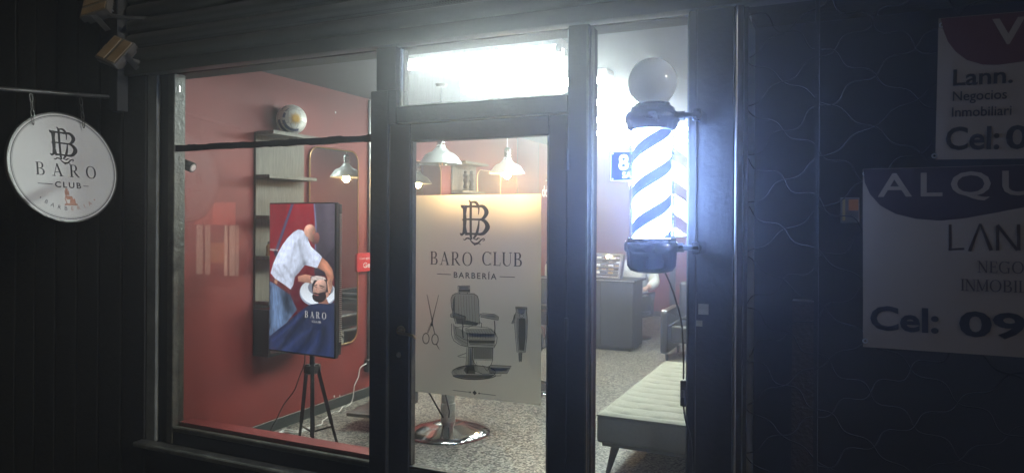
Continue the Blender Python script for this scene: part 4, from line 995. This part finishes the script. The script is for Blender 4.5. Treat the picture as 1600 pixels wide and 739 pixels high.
# ------------------------------------------------------------------ sofa bed with tufted seat
def sofa():
    X0, X1, Y0, Y1, Z0, Z1 = -1.41, -.44, 1.50, 3.38, .205, .395
    t = thing('sofa_bed', 'grey green tufted sofa bed with dark tapered legs behind the window', 'sofa', ((X0+X1)/2, (Y0+Y1)/2, 0))
    nx, ny = 72, 170; b = MB(); rows = []
    seams = [Y0+.085+k*.150 for k in range(13)]
    for j in range(ny+1):
        v = j/ny; row = []
        for i in range(nx+1):
            u = i/nx
            x_ = X0+(X1-X0)*u; y_ = Y0+(Y1-Y0)*v
            ex = min(u, 1-u)*(X1-X0); ey = min(v, 1-v)*(Y1-Y0); e = min(ex, ey)
            h = -.020*max(0, 1-e/.035)**2.2
            for k, s_ in enumerate(seams):
                yc = s_+.010*math.sin(x_*7+k*1.7); dy = y_-yc
                if abs(dy) < .09:
                    fade = min(1, max(0, (ex-.02)/.10))
                    h -= (.012*math.exp(-(dy/.011)**2)+.009*math.exp(-(dy/.045)**2))*fade
                    for q in range(4):
                        xc = X0+.16+q*.215+(.10 if k % 2 else 0)
                        h -= .020*math.exp(-((x_-xc)/.022)**2-(dy/.016)**2)
            h += .0022*math.sin(x_*31+y_*17)*math.sin(y_*41-x_*9)
            row.append(b.bm.verts.new((x_, y_, Z1+h)))
        rows.append(row)
    for j in range(ny):
        for i in range(nx): b.bm.faces.new((rows[j][i], rows[j][i+1], rows[j+1][i+1], rows[j+1][i]))
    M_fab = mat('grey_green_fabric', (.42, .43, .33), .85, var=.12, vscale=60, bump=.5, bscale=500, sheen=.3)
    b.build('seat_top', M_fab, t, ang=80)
    MB().box(X0+.001, X1-.001, Y0+.001, Y1-.001, Z0, Z1-.021, bev=.022, seg=3).build('seat_body', mat('shaded_side_fabric', (.09, .093, .075), .9, var=.15, vscale=60, bump=.5, bscale=500), t)  # sides coloured darker than the top to stand in for shade
    pip = [(X0+.003, Y0+.003), (X1-.003, Y0+.003), (X1-.003, Y1-.003), (X0+.003, Y1-.003), (X0+.003, Y0+.003)]
    MB().tube([(*p, Z1-.020) for p in pip], .0045, 8).build('piping', mat('dark_piping', (.10, .11, .085), .8), t)
    MB().box(X0+.03, X1-.03, Y0+.03, Y1-.03, Z0-.025, Z0-.001).build('under_frame', M_black, t)
    M_leg = mat('dark_wood_leg', (.02, .018, .014), .4)
    for lx_, ly_, a, c in ((X0+.10, Y0+.10, -.045, -.03), (X1-.10, Y0+.10, .045, -.03), (X0+.10, Y1-.10, -.045, .03), (X1-.10, Y1-.10, .045, .03)):
        MB().tube([(lx_+a, ly_+c, 0), (lx_, ly_, Z0-.026)], [.014, .028], 14).build('leg', M_leg, t)
    return rebase(t)
sofa()

# ------------------------------------------------------------------ seated person behind the counter
def skin_chain(name, verts, edges, radii, m, par, root=0, sub=2):
    me = bpy.data.meshes.new(name); me.from_pydata([Vector(v) for v in verts], edges, []); me.update()
    o = bpy.data.objects.new(name, me); C.objects.link(o); o.parent = par
    sk = o.modifiers.new('skin', 'SKIN'); sk.use_smooth_shade = True
    if not me.skin_vertices: 
        bm = bmesh.new(); bm.from_mesh(me); bm.verts.layers.skin.verify(); bm.to_mesh(me); bm.free()
    for i, r in enumerate(radii):
        me.skin_vertices[0].data[i].radius = r if isinstance(r, tuple) else (r, r); me.skin_vertices[0].data[i].use_root = (i == root)
    ss = o.modifiers.new('sub', 'SUBSURF'); ss.levels = ss.render_levels = sub
    me.materials.append(m); return o
PE = thing('person', 'seated person in pale sleeves and dark trousers behind the counter', 'person', (-2.56, 6.74, 0), Matrix.Rotation(math.radians(-6), 4, 'Z'))
M_skin = mat('skin', (.50, .30, .22), .5, var=.08, vscale=20); M_shirt = mat('pale_grey_cloth', (.50, .51, .47), .8, var=.12, vscale=14, bump=.4, bscale=30); M_trou = mat('dark_trousers', (.05, .05, .055), .85, var=.2); M_hair = mat('dark_hair', (.02, .015, .012), .6)
# local axes: faces -y
V_ = [(0, 0, .48), (0, -.01, .62), (0, -.02, .80), (0, -.02, .96), (0, -.02, 1.04), (0, -.04, 1.12), (0, -.06, 1.20), (0, -.07, 1.28),
      (-.19, -.02, .98), (-.27, -.08, .74), (-.24, -.30, .72), (.19, -.02, .98), (.29, -.08, .76), (.26, -.30, .72),
      (-.10, -.02, .47), (-.15, -.44, .52), (-.15, -.42, .10), (-.15, -.50, .05), (.10, -.02, .47), (.17, -.44, .52), (.17, -.42, .10), (.17, -.50, .05)]
E_ = [(0, 1), (1, 2), (2, 3), (3, 4), (4, 5), (5, 6), (6, 7), (3, 8), (8, 9), (9, 10), (3, 11), (11, 12), (12, 13), (0, 14), (14, 15), (15, 16), (16, 17), (0, 18), (18, 19), (19, 20), (20, 21)]
Rr = [.15, .145, .155, .14, .07, .055, .078, .062, .075, .055, .036, .075, .055, .036, .10, .070, .045, .04, .10, .070, .045, .04]
skin_chain('body', V_, E_, Rr, M_skin, PE)
skin_chain('shirt', [V_[i] for i in (0, 1, 2, 3, 4, 8, 9, 11, 12)] + [(-.245, -.27, .722), (.265, -.27, .722)], [(0, 1), (1, 2), (2, 3), (3, 4), (3, 5), (5, 6), (6, 9), (3, 7), (7, 8), (8, 10)], [.165, .16, .17, .155, .075, .095, .078, .095, .078, .056, .056], M_shirt, PE)
skin_chain('trousers', [V_[i] for i in (0, 14, 15, 16, 18, 19, 20)], [(0, 1), (1, 2), (2, 3), (0, 4), (4, 5), (5, 6)], [.17, .115, .082, .062, .115, .082, .062], M_trou, PE)
MB().ball((0, -.055, 1.30), .092, sx=.95, sy=1.05, sz=.9).build('hair', M_hair, PE)
MB().ball((0, -.175, 1.235), .016, sy=1.3).build('nose', M_skin, PE)
for s_ in (-1, 1):
    MB().ball((s_*.03, -.150, 1.26), .011).build('eye', M_hair, PE); MB().ball((s_*.086, -.06, 1.24), .022, sx=.4).build('ear', M_skin, PE)
    hx = s_*.24 if s_ < 0 else .26; hb = (hx, -.34, .715)
    hv = [(hx, -.30, .72), hb, (hx, -.385, .71)]; he = [(0, 1), (1, 2)]; hr = [.030, (.036, .022), (.036, .018)]
    for k in range(4):
        b0 = len(hv); fx = hx+(k-1.5)*.020; ln = (.062, .074, .070, .054)[k]
        hv += [(fx, -.395, .708), (fx, -.395-ln*.5, .700), (fx, -.395-ln*.85, .680)]; he += [(2, b0), (b0, b0+1), (b0+1, b0+2)]; hr += [.009, .0085, .0075]
    b0 = len(hv); hv += [(hx-s_*.040, -.345, .705), (hx-s_*.052, -.385, .695)]; he += [(1, b0), (b0, b0+1)]; hr += [.011, .009]
    skin_chain('hand', hv, he, hr, M_skin, PE, sub=1)
    MB().box(hx*.0+s_*.16-.045, s_*.16+.045, -.62, -.38, .0, .085, bev=.03, seg=3).build('shoe', M_black, PE)
ST = thing('stool', 'dark stool under the seated person behind the counter', 'stool', (-2.56, 6.74, 0))
MB().lathe([(0, .33), (.18, .33), (.19, .35), (.185, .375), (0, .38)], 24).build('seat', M_leather, ST)
MB().lathe([(0, 0), (.2, 0), (.2, .02), (.04, .05), (.03, .33), (0, .33)], 24).build('pedestal', M_black, ST)

# ================================================================== BARBER POLE
bpx, bpy_ = -.655, -.155
BP = thing('barber_pole', 'lit barber pole with glowing white bands and frosted globe', 'barber pole', (bpx, bpy_, 1.40))
def zz(v): return v-1.40
M_pblk = mat('pole_black_enamel', (.018, .020, .028), .22, var=.2, coat=.6)
MB().lathe([(0, zz(1.405)), (.055, zz(1.405)), (.078, zz(1.412)), (.090, zz(1.43)), (.093, zz(1.475)), (.093, zz(1.483))], 56).build('lower_cap', M_pblk, BP, ang=50)
MB().lathe([(.0, zz(1.4835)), (.098, zz(1.4835)), (.102, zz(1.490)), (.102, zz(1.512)), (.097, zz(1.519)), (.090, zz(1.5195)), (.090, zz(1.534)), (.0, zz(1.534))], 56).build('lower_collar', M_pblk, BP, ang=50)
MB().lathe([(0, zz(1.936)), (.086, zz(1.936)), (.090, zz(1.940)), (.094, zz(1.962)), (.101, zz(1.968)), (.103, zz(1.985)), (.100, zz(1.997)), (.086, zz(2.004)), (.082, zz(2.018)), (.070, zz(2.024)), (.066, zz(2.035)), (0, zz(2.035))], 56).build('upper_collar', M_pblk, BP, ang=50)
M_globe = bpy.data.materials.new('frosted_globe'); M_globe.use_nodes = True; _t = M_globe.node_tree; _t.nodes.clear()
_d = _t.nodes.new('ShaderNodeBsdfDiffuse'); _d.inputs[0].default_value = (.85, .88, .92, 1); _l = _t.nodes.new('ShaderNodeBsdfTranslucent'); _l.inputs[0].default_value = (.88, .92, .96, 1)
_g = _t.nodes.new('ShaderNodeBsdfGlossy'); _g.inputs['Roughness'].default_value = .15; _m = _t.nodes.new('ShaderNodeMixShader'); _m.inputs[0].default_value = .62; _n = _t.nodes.new('ShaderNodeMixShader'); _n.inputs[0].default_value = .05; _o = _t.nodes.new('ShaderNodeOutputMaterial')
_t.links.new(_d.outputs[0], _m.inputs[1]); _t.links.new(_l.outputs[0], _m.inputs[2]); _t.links.new(_m.outputs[0], _n.inputs[1]); _t.links.new(_g.outputs[0], _n.inputs[2]); _t.links.new(_n.outputs[0], _o.inputs[0])
MB().ball((0, 0, zz(2.114)), .090, 40, 28).build('globe', M_globe, BP)
Mcore = emat('pole_core_glow', (.34, .50, 1.0), POLE_L)
cz0, cz1, rc = zz(1.5345), zz(1.9355), .070
MB().lathe([(0, cz0), (rc, cz0), (rc, cz1), (0, cz1)], 48).build('lit_cylinder', Mcore, BP)
M_str = mat('pole_blue_band', (.010, .016, .06), .4, emit=(.10, .19, .55), estr=.5)
pitch = .135
def helix(ph, width, rad, name, m, n=46):
    # one turn-and-more of a ribbon clipped to the tube, real thickness
    b = MB(); tot = (cz1-cz0); H_ = pitch*2; rings = []
    a0 = -int((width/H_+1.2)*n); a1 = int((tot/H_+.2)*n)+n
    for i in range(a0, a1+1):
        a = 2*PI*i/n; zc_ = cz0+H_*i/n+ph*H_
        lo, hi = max(cz0, min(cz1, zc_)), max(cz0, min(cz1, zc_+width))
        if hi-lo < 1e-4: rings.append(None); continue
        rings.append([b.bm.verts.new((r_*math.cos(a), r_*math.sin(a), z_)) for r_, z_ in ((rad, lo), (rad+.0012, lo), (rad+.0012, hi), (rad, hi))])
    for A, B in zip(rings[:-1], rings[1:]):
        if A and B:
            for k in range(4): b.bm.faces.new((A[k], A[(k+1) % 4], B[(k+1) % 4], B[k]))
    return b.build(name, m, BP)
helix(.935, .052, rc+.0006, 'spiral_band', M_str); helix(.435, .052, rc+.0006, 'spiral_band', M_str)
gt = MB().lathe([(.084, cz0), (.084, cz1), (.081, cz1), (.081, cz0), (.084, cz0)], 56).build('outer_tube', glass('pole_tube', .004, (5, 5, 5), tint=(.93, .96, 1.0), amount=.0), BP)
for zc_, rr in ((1.50, .102), (1.985, .103)):
    MB().box(.085, .185, -.012, .012, zz(zc_)-.010, zz(zc_)+.010, bev=.004).build('bracket_arm', M_pblk, BP)
    MB().tube([(.095, 0, zz(zc_)), (.12, 0, zz(zc_))], .017, 12).build('bracket_bolt', M_pblk, BP)
    MB().box(.15, .18, -.012, .124, zz(zc_)-.022, zz(zc_)+.022, bev=.004).build('wall_bracket', M_pblk, BP)
# its cord with the inline switch
cable('pole_cord', [(bpx+.02, bpy_+.07, 1.43)] + [on_y(*p, -.045) for p in ((1046, 440), (1056, 470), (1065, 505), (1068, 560), (1068, 592))], .0035, M_black, 'black cord dropping from the barber pole to its inline switch')
isw = thing('inline_switch', 'small black inline switch on the barber pole cord', 'switch', on_y(1068, 614, -.045))
MB().box(-.012, .012, -.009, .009, -.050, .050, bev=.006, seg=2).build('switch_body', M_black, isw); MB().box(-.005, .005, -.013, -.0095, -.015, .015, bev=.002).build('rocker', M_steel, isw)
cable('pole_cord', [on_y(*p, -.045) for p in ((1068, 634), (1071, 655), (1078, 680), (1081, 710), (1081, 745), (1081, 800))], .0035, M_black, 'black cord below the inline switch running down the pier')

# house number plate on the side window
hn = thing('house_number_plate', 'blue enamel house number plate with white figure eight', 'number plate', on_y(1000, 259, .0275), FAC)
xl = on_y(953, 259, .0275).x - hn.location.x; M_blue = mat('blue_enamel', (.006, .02, .16), .3, coat=.3)
y1, y0 = .062, -.062
MB().prism([(xl, y0), (xl+.20, y0), (xl+.20, y1), (xl, y1)], -.0022, 0).build('plate', M_blue, hn)
P = Print(.0003)
for q in ([(xl+.004, y0+.003), (xl+.196, y0+.003)], [(xl+.004, y1-.003), (xl+.196, y1-.003)], [(xl+.004, y0+.003), (xl+.004, y1-.003)], [(xl+.196, y0+.003), (xl+.196, y1-.003)]): P.stroke(q, .0028)
for q in ((xl+.012, y1-.010), (xl+.012, y0+.010), (xl+.188, y1-.010), (xl+.188, y0+.010)): P.ellipse(*q, .0032, .0032, 12)
P.build('border', M_white, hn)
text('lettering', '8', M_white, hn, xl+.036, -.014, .0007, .086, bold=.0022)
text('lettering', 'SA', M_white, hn, xl+.052, -.048, .0007, .034, bold=.0006)

# ================================================================== DECAL ON THE DOOR
M_dec = translucent_mat('frosted_vinyl', (.46, .455, .40), (.34, .335, .29), .5)
dp = .0262; DC_ = thing('door_decal', 'frosted barber club decal with chair scissors and clipper on the door', 'decal', (-1.478, dp, 1.26), FAC)
def LD(px, py): p = on_y(px, py, dp); return (p.x+1.478, p.z-1.26)
tl_, tr_, br_, bl_ = LD(650, 305.5), LD(845.5, 303), LD(845, 633), LD(649, 611)
MB().prism([bl_, br_, tr_, tl_], -.0012, 0).build('vinyl', M_dec, DC_)
P = Print(.0004)
c0 = LD(741, 347); monogram(P, c0[0]+.003, c0[1], LD(741, 313)[1]-LD(741, 383)[1]-.004)
a0, a1 = LD(672, 410), LD(817, 414); hh = LD(745, 393)[1]-LD(745, 414)[1]
serif_text(P, 'BARO', (LD(672, 400)[0]+LD(740, 400)[0])/2, LD(700, 414)[1], LD(740, 400)[0]-LD(672, 400)[0], hh)
serif_text(P, 'CLUB', (LD(753, 400)[0]+LD(818, 400)[0])/2, LD(785, 415)[1]-.001, LD(818, 400)[0]-LD(753, 400)[0], hh)
yb = (LD(695, 429)[1]+LD(795, 432)[1])/2
P.stroke([(LD(683, 428)[0], yb), (LD(705, 428)[0], yb)], .0030); P.stroke([(LD(781, 432)[0], yb), (LD(805, 432)[0], yb)], .0030)
yr = LD(741, 613)[1]
P.stroke([(LD(708, 610)[0], yr), (LD(735, 610)[0], yr)], .0022); P.stroke([(LD(749, 610)[0], yr), (LD(775, 610)[0], yr)], .0022)
cx_ = LD(742, 613)[0]; P.poly([(cx_-.011, yr), (cx_, yr+.011), (cx_+.011, yr), (cx_, yr-.011)]); P.ellipse(LD(735, 610)[0], yr, .004, .004, 10); P.ellipse(LD(749, 610)[0], yr, .004, .004, 10)
P.build('lettering', M_ink, DC_)
text('lettering', 'BARBER\u00cdA', M_ink, DC_, LD(709, 436)[0], yb-.0135, .0006, .037, bold=.0006, spacing=1.3, fit=LD(776, 436)[0]-LD(709, 436)[0])
# engraving-style barber chair, in coordinates of the zoomed photograph (4.62x, origin 690,440)
zd = lambda x_, y_: LD(690+x_/4.62, 440+y_/4.62)
M_g1 = ink('engraving_grey', .66); M_g2 = ink('engraving_dark', .12); M_g3 = mat('engraving_pale', (.20, .20, .19), .5); M_g4 = ink('engraving_mid', .40)
A, B, Cc, Dk = Print(.0004), Print(.0014), Print(.0024), Print(.0034)
def zp(P_, *pts): P_.poly([zd(*p) for p in pts])
def zs(P_, pts, w_, w1=None):
    n = len(pts); k = .00034
    P_.stroke([zd(*p) for p in pts], [((w_+(w1-w_)*i/(n-1)) if w1 is not None else w_)*k*1.25 for i in range(n)])
def ell_pts(cx, cy_, rx, ry, a0=0, a1=360, n=30): return [(cx+rx*math.cos(math.radians(a0+(a1-a0)*i/n)), cy_+ry*math.sin(math.radians(a0+(a1-a0)*i/n))) for i in range(n+1)]
# fills (layer A mid tone, B shading)
zp(A, (122, 30), (206, 30), (206, 78), (122, 76)); zp(A, (72, 120), (80, 96), (100, 84), (240, 88), (262, 104), (270, 130), (276, 300), (250, 318), (108, 304), (88, 250), (74, 180))
zp(A, (168, 340), (360, 336), (394, 372), (386, 420), (200, 414), (176, 370)); zp(A, *ell_pts(236, 652, 156, 48)); zp(A, (66, 236), (110, 228), (178, 250), (176, 272), (130, 268), (66, 252)); zp(A, (280, 236), (380, 236), (414, 254), (412, 274), (380, 272), (284, 250))
zp(A, (330, 610), (358, 598), (506, 606), (474, 660), (348, 662)); zp(A, (190, 474), (232, 474), (240, 640), (178, 640)); zp(A, (84, 310), (190, 372), (196, 468), (150, 460), (92, 412)); zp(A, (190, 412), (388, 420), (384, 470), (200, 462))
zp(B, (232, 470), (372, 476), (368, 560), (236, 556)); zp(B, (196, 420), (386, 424), (380, 444), (198, 442)); zp(B, (104, 262), (250, 292), (272, 300), (250, 316), (110, 302)); zp(B, *ell_pts(236, 664, 148, 34, 10, 170)); zp(B, (84, 130), (98, 98), (96, 250), (80, 200))
zp(B, (124, 56), (206, 56), (206, 74), (124, 72)); zp(B, (160, 638), (180, 600), (238, 610), (244, 664), (180, 662))
# pale highlights
zp(Cc, (130, 36), (196, 36), (196, 52), (130, 50)); zp(Cc, (196, 372), (386, 376), (378, 400), (204, 398)); zp(Cc, (352, 618), (488, 622), (468, 644), (358, 644)); zp(Cc, (206, 480), (216, 480), (220, 600), (206, 600)); zp(Cc, *ell_pts(206, 628, 96, 14, 150, 250)); zp(Cc, (70, 240), (108, 233), (166, 254), (160, 260), (108, 246)); zp(Cc, (286, 240), (376, 241), (402, 256), (378, 258))
# lines
o_ = [(106, 304), (88, 250), (74, 180), (70, 124), (80, 98), (104, 84), (236, 86), (260, 102), (270, 132), (276, 308)]
zs(Dk, o_, 8); zs(Dk, [(96, 250), (92, 170), (94, 118), (106, 96)], 3)
for k in range(7):
    x_ = 122+k*19.5; zs(Dk, [(x_, 96), (x_+2, 170), (x_+6, 240), (x_+8, 296)], 3.6)
zs(Dk, [(120, 30), (206, 28), (208, 78), (120, 76), (120, 30)], 5); zs(Dk, [(134, 78), (134, 88)], 8); zs(Dk, [(190, 78), (190, 88)], 8)
zs(Dk, [(66, 250), (66, 234), (84, 226), (112, 228), (178, 252), (178, 272), (130, 268), (66, 252)], 6); zs(Dk, [(280, 250), (280, 234), (300, 228), (384, 234), (414, 252), (412, 276), (384, 272), (284, 252)], 6)
zs(Dk, [(150, 280), (158, 320), (152, 350), (160, 404)], 13); zs(Cc, [(152, 284), (160, 400)], 4); zs(Dk, [(384, 280), (388, 330), (386, 372)], 12); zs(Dk, [(276, 290), (292, 300), (290, 330)], 8)
for k in range(9):
    x_ = 190+k*19; zs(Dk, [(x_, 342), (x_+18, 372), (x_+16, 412)], 3)
zs(Dk, [(102, 328), (200, 318), (340, 330), (394, 372)], 5); zs(Dk, [(190, 370), (392, 376)], 4); zs(Dk, [(190, 370), (192, 462)], 7); zs(Dk, [(392, 374), (404, 400), (400, 440), (384, 470)], 7)
zs(Dk, [(76, 300), (74, 380), (92, 424), (140, 456), (200, 470), (386, 474)], 7); zs(Dk, [(104, 330), (112, 380), (160, 412), (190, 420)], 5); zs(Dk, [(90, 300), (92, 360), (120, 410), (186, 444)], 4)
zs(Dk, [(210, 448), (376, 456)], 5); zs(Dk, [(228, 466), (226, 560), (250, 600), (252, 648)], 7); zs(Dk, [(374, 474), (372, 560), (364, 590), (348, 612)], 7)
zs(Dk, [(186, 472), (182, 560), (176, 630)], 6); zs(Dk, [(200, 476), (198, 600)], 4); zs(Dk, [(236, 560), (370, 566)], 4); zs(Dk, [(118, 536), (180, 514)], 6); zs(Dk, [(124, 540), (182, 546)], 4)
zs(Dk, ell_pts(236, 652, 158, 50), 7); zs(Dk, ell_pts(232, 640, 140, 40, 150, 330), 3); zs(Dk, ell_pts(240, 668, 158, 34, 8, 172), 11)
zs(Dk, [(240, 640), (300, 664), (348, 664), (334, 640), (358, 600), (508, 606), (476, 660), (348, 660)], 6); zs(Dk, [(346, 618), (496, 622)], 4); zs(Dk, [(300, 600), (330, 640)], 5); zs(Dk, [(386, 662), (388, 676), (430, 676), (432, 664)], 6)
zs(Dk, [(196, 600), (190, 660)], 10, 18); zs(Dk, [(256, 572), (262, 640), (300, 664)], 4); zs(Dk, [(262, 300), (176, 336)], 5)
for k in range(10): zs(Dk, [(240+k*13, 480), (242+k*13, 552)], 1.8)
for k in range(7): zs(Dk, [(110+k*17, 640+4*abs(k-3)), (120+k*17, 690-5*abs(k-3))], 1.8)
# scissors (zoomed at 2.111x from 630,290)
ze = lambda x_, y_: LD(630+x_/2.111, 290+y_/2.111)
def es(P_, pts, w_, w1=None):
    n = len(pts); P_.stroke([ze(*p) for p in pts], [(w_+((w1 if w1 is not None else w_)-w_)*i/(n-1))*.00105 for i in range(n)])
es(B, [(81, 360), (88, 400), (97, 448), (96, 462)], 1.0, 9); es(B, [(118, 361), (108, 400), (96, 448), (94, 462)], 1.0, 9); es(Dk, [(80, 358), (88, 400), (98, 452)], 2.2); es(Dk, [(119, 360), (108, 402), (92, 462)], 2.2)
es(B, [(95, 455), (88, 470), (82, 486)], 6, 4); es(B, [(96, 455), (101, 472), (104, 488)], 6, 4); es(Dk, [(93, 452), (86, 470), (80, 487)], 2); es(Dk, [(98, 452), (104, 474), (107, 488)], 2)
for cx_, cy2 in ((77, 503), (107, 506)):
    pts = [(cx_+10.5*math.cos(math.radians(a)), cy2+17*math.sin(math.radians(a))) for a in range(0, 361, 15)]; es(Dk, pts, 4.2); es(Cc, [(cx_+10.5*math.cos(math.radians(a)), cy2+17*math.sin(math.radians(a))) for a in range(120, 230, 15)], 1.6)
es(Dk, [(112, 522), (117, 532), (122, 540)], 4.5, 2.5); Dk.ellipse(*ze(96, 458), .0035, .0035, 12)
# clipper (4.62x)
zp(A, (536, 180), (620, 184), (618, 220), (622, 262), (618, 400), (606, 508), (548, 504), (540, 400), (530, 262), (540, 214)); zp(B, (556, 262), (604, 262), (606, 400), (596, 496), (562, 494), (554, 400)); zp(Cc, (552, 196), (606, 198), (596, 232), (562, 230)); zp(Cc, (608, 280), (614, 280), (608, 440)); zp(B, (556, 510), (584, 510), (580, 574), (562, 574)); zp(B, (528, 240), (536, 236), (526, 296), (512, 304), (512, 290))
zs(Dk, [(538, 180), (620, 184), (618, 222), (624, 268), (620, 400), (608, 508), (548, 506), (538, 400), (528, 262), (542, 214), (538, 180)], 6); zs(Dk, [(538, 190), (620, 194)], 7); zs(Dk, [(552, 218), (572, 236), (602, 222)], 5)
zs(Dk, [(552, 262), (550, 400), (560, 500)], 4); zs(Dk, [(606, 262), (608, 400), (598, 500)], 4); zs(Dk, [(530, 232), (522, 270), (508, 300), (522, 302)], 6); zs(Dk, [(560, 512), (564, 576), (580, 576), (584, 512)], 5); zs(Dk, ell_pts(580, 246, 16, 12), 5)
for k in range(6): zs(Dk, [(562+k*7.5, 270), (564+k*7, 486)], 1.8)
for k in range(5): zs(Dk, [(560, 520+k*11), (584, 520+k*11)], 2.2)
A.build('engraving', M_g1, DC_); B.build('engraving', M_g4, DC_); Cc.build('engraving', M_g3, DC_); Dk.build('engraving', M_g2, DC_)

# ================================================================== FLOODLIGHTS TOP LEFT
def floodlight(px, py, y, w_, h_, rot, label, arm):
    p = on_y(px, py, y); t = thing('floodlight', label, 'floodlight', p, rot)
    M_h = mat('floodlight_housing', (.10, .09, .075), .5, metal=.3, var=.3, vscale=15)
    MB().box(-w_/2, w_/2, -h_/2, h_/2, -.02, .02, bev=.006, seg=2).build('housing', M_h, t)
    for k in range(2): MB().box(-w_*.44+k*w_*.5, -w_*.44+k*w_*.5+w_*.38, -h_*.44, h_*.44, .0203, .026, bev=.002).build('panel', mat('streetlit_panel', (.17, .115, .055), .4, var=.2, vscale=10), t)  # panel colour imitates orange street light falling on it
    for k in range(6): MB().box(-w_*.42+k*w_*.16, -w_*.42+k*w_*.16+.006, -h_*.4, h_*.4, -.042, -.0203).build('fin', M_h, t)
    for s_ in (-1, 1): MB().box(s_*(w_/2+.004)-.003, s_*(w_/2+.004)+.003, -.015, .015, -.10, .015).build('yoke', M_steel, t)
    MB().tube(arm, .012, 10).build('arm', M_steel, t); return t
r1 = Matrix.Rotation(math.radians(18), 4, 'Z') @ Matrix.Rotation(math.radians(62), 4, 'X') @ Matrix.Rotation(math.radians(-24), 4, 'Z')
floodlight(182, 82, -.16, .155, .17, r1, 'lower grey floodlight with street light painted on its panels beside the shutter box', [(0, 0, -.05), (.05, .04, -.10), (.10, .02, -.16)])
r2 = Matrix.Rotation(math.radians(10), 4, 'Z') @ Matrix.Rotation(math.radians(58), 4, 'X') @ Matrix.Rotation(math.radians(-70), 4, 'Z')
floodlight(152, 12, -.22, .15, .16, r2, 'upper grey floodlight cut by the top edge of the view', [(0, 0, -.05), (.02, .10, -.10), (.0, .20, -.16)])

# ================================================================== LIT SHOP ACROSS THE STREET (seen mirrored in the display window)
KS = thing('corner_kiosk', 'small lit kiosk across the street mirrored in the display window', 'kiosk', (-14.2, -10.2, -.12))
MB().box(-1.0, 1.0, -1.0, .0, .0, 2.5).build('walls', M_facade, KS)
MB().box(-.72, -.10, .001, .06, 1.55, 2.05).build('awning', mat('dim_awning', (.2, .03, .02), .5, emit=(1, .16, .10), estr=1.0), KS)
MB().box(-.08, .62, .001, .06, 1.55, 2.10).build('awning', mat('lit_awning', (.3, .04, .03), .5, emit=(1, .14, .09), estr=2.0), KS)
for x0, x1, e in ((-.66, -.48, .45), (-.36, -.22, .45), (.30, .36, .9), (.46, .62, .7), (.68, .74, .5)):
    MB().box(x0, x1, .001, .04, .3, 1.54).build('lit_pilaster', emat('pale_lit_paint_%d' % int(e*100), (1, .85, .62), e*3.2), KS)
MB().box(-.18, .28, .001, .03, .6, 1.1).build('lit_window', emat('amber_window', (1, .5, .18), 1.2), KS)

# ================================================================== LENS BLOOM imitated by added air: thin haze round the whole place
hz = MB().box(-41, 21, -14.5, 9.6, -1.3, 3.9).build('bloom_haze', None, None, smooth=False); hz['kind'] = 'stuff'
m = bpy.data.materials.new('bloom_haze_air'); m.use_nodes = True; t = m.node_tree; t.nodes.clear()
o = t.nodes.new('ShaderNodeOutputMaterial'); v = t.nodes.new('ShaderNodeVolumePrincipled'); v.inputs['Color'].default_value = (.97, .98, 1, 1)
v.inputs['Density'].default_value = BLOOM_HAZE; v.inputs['Anisotropy'].default_value = .84; t.links.new(v.outputs[0], o.inputs['Volume']); hz.data.materials.append(m)
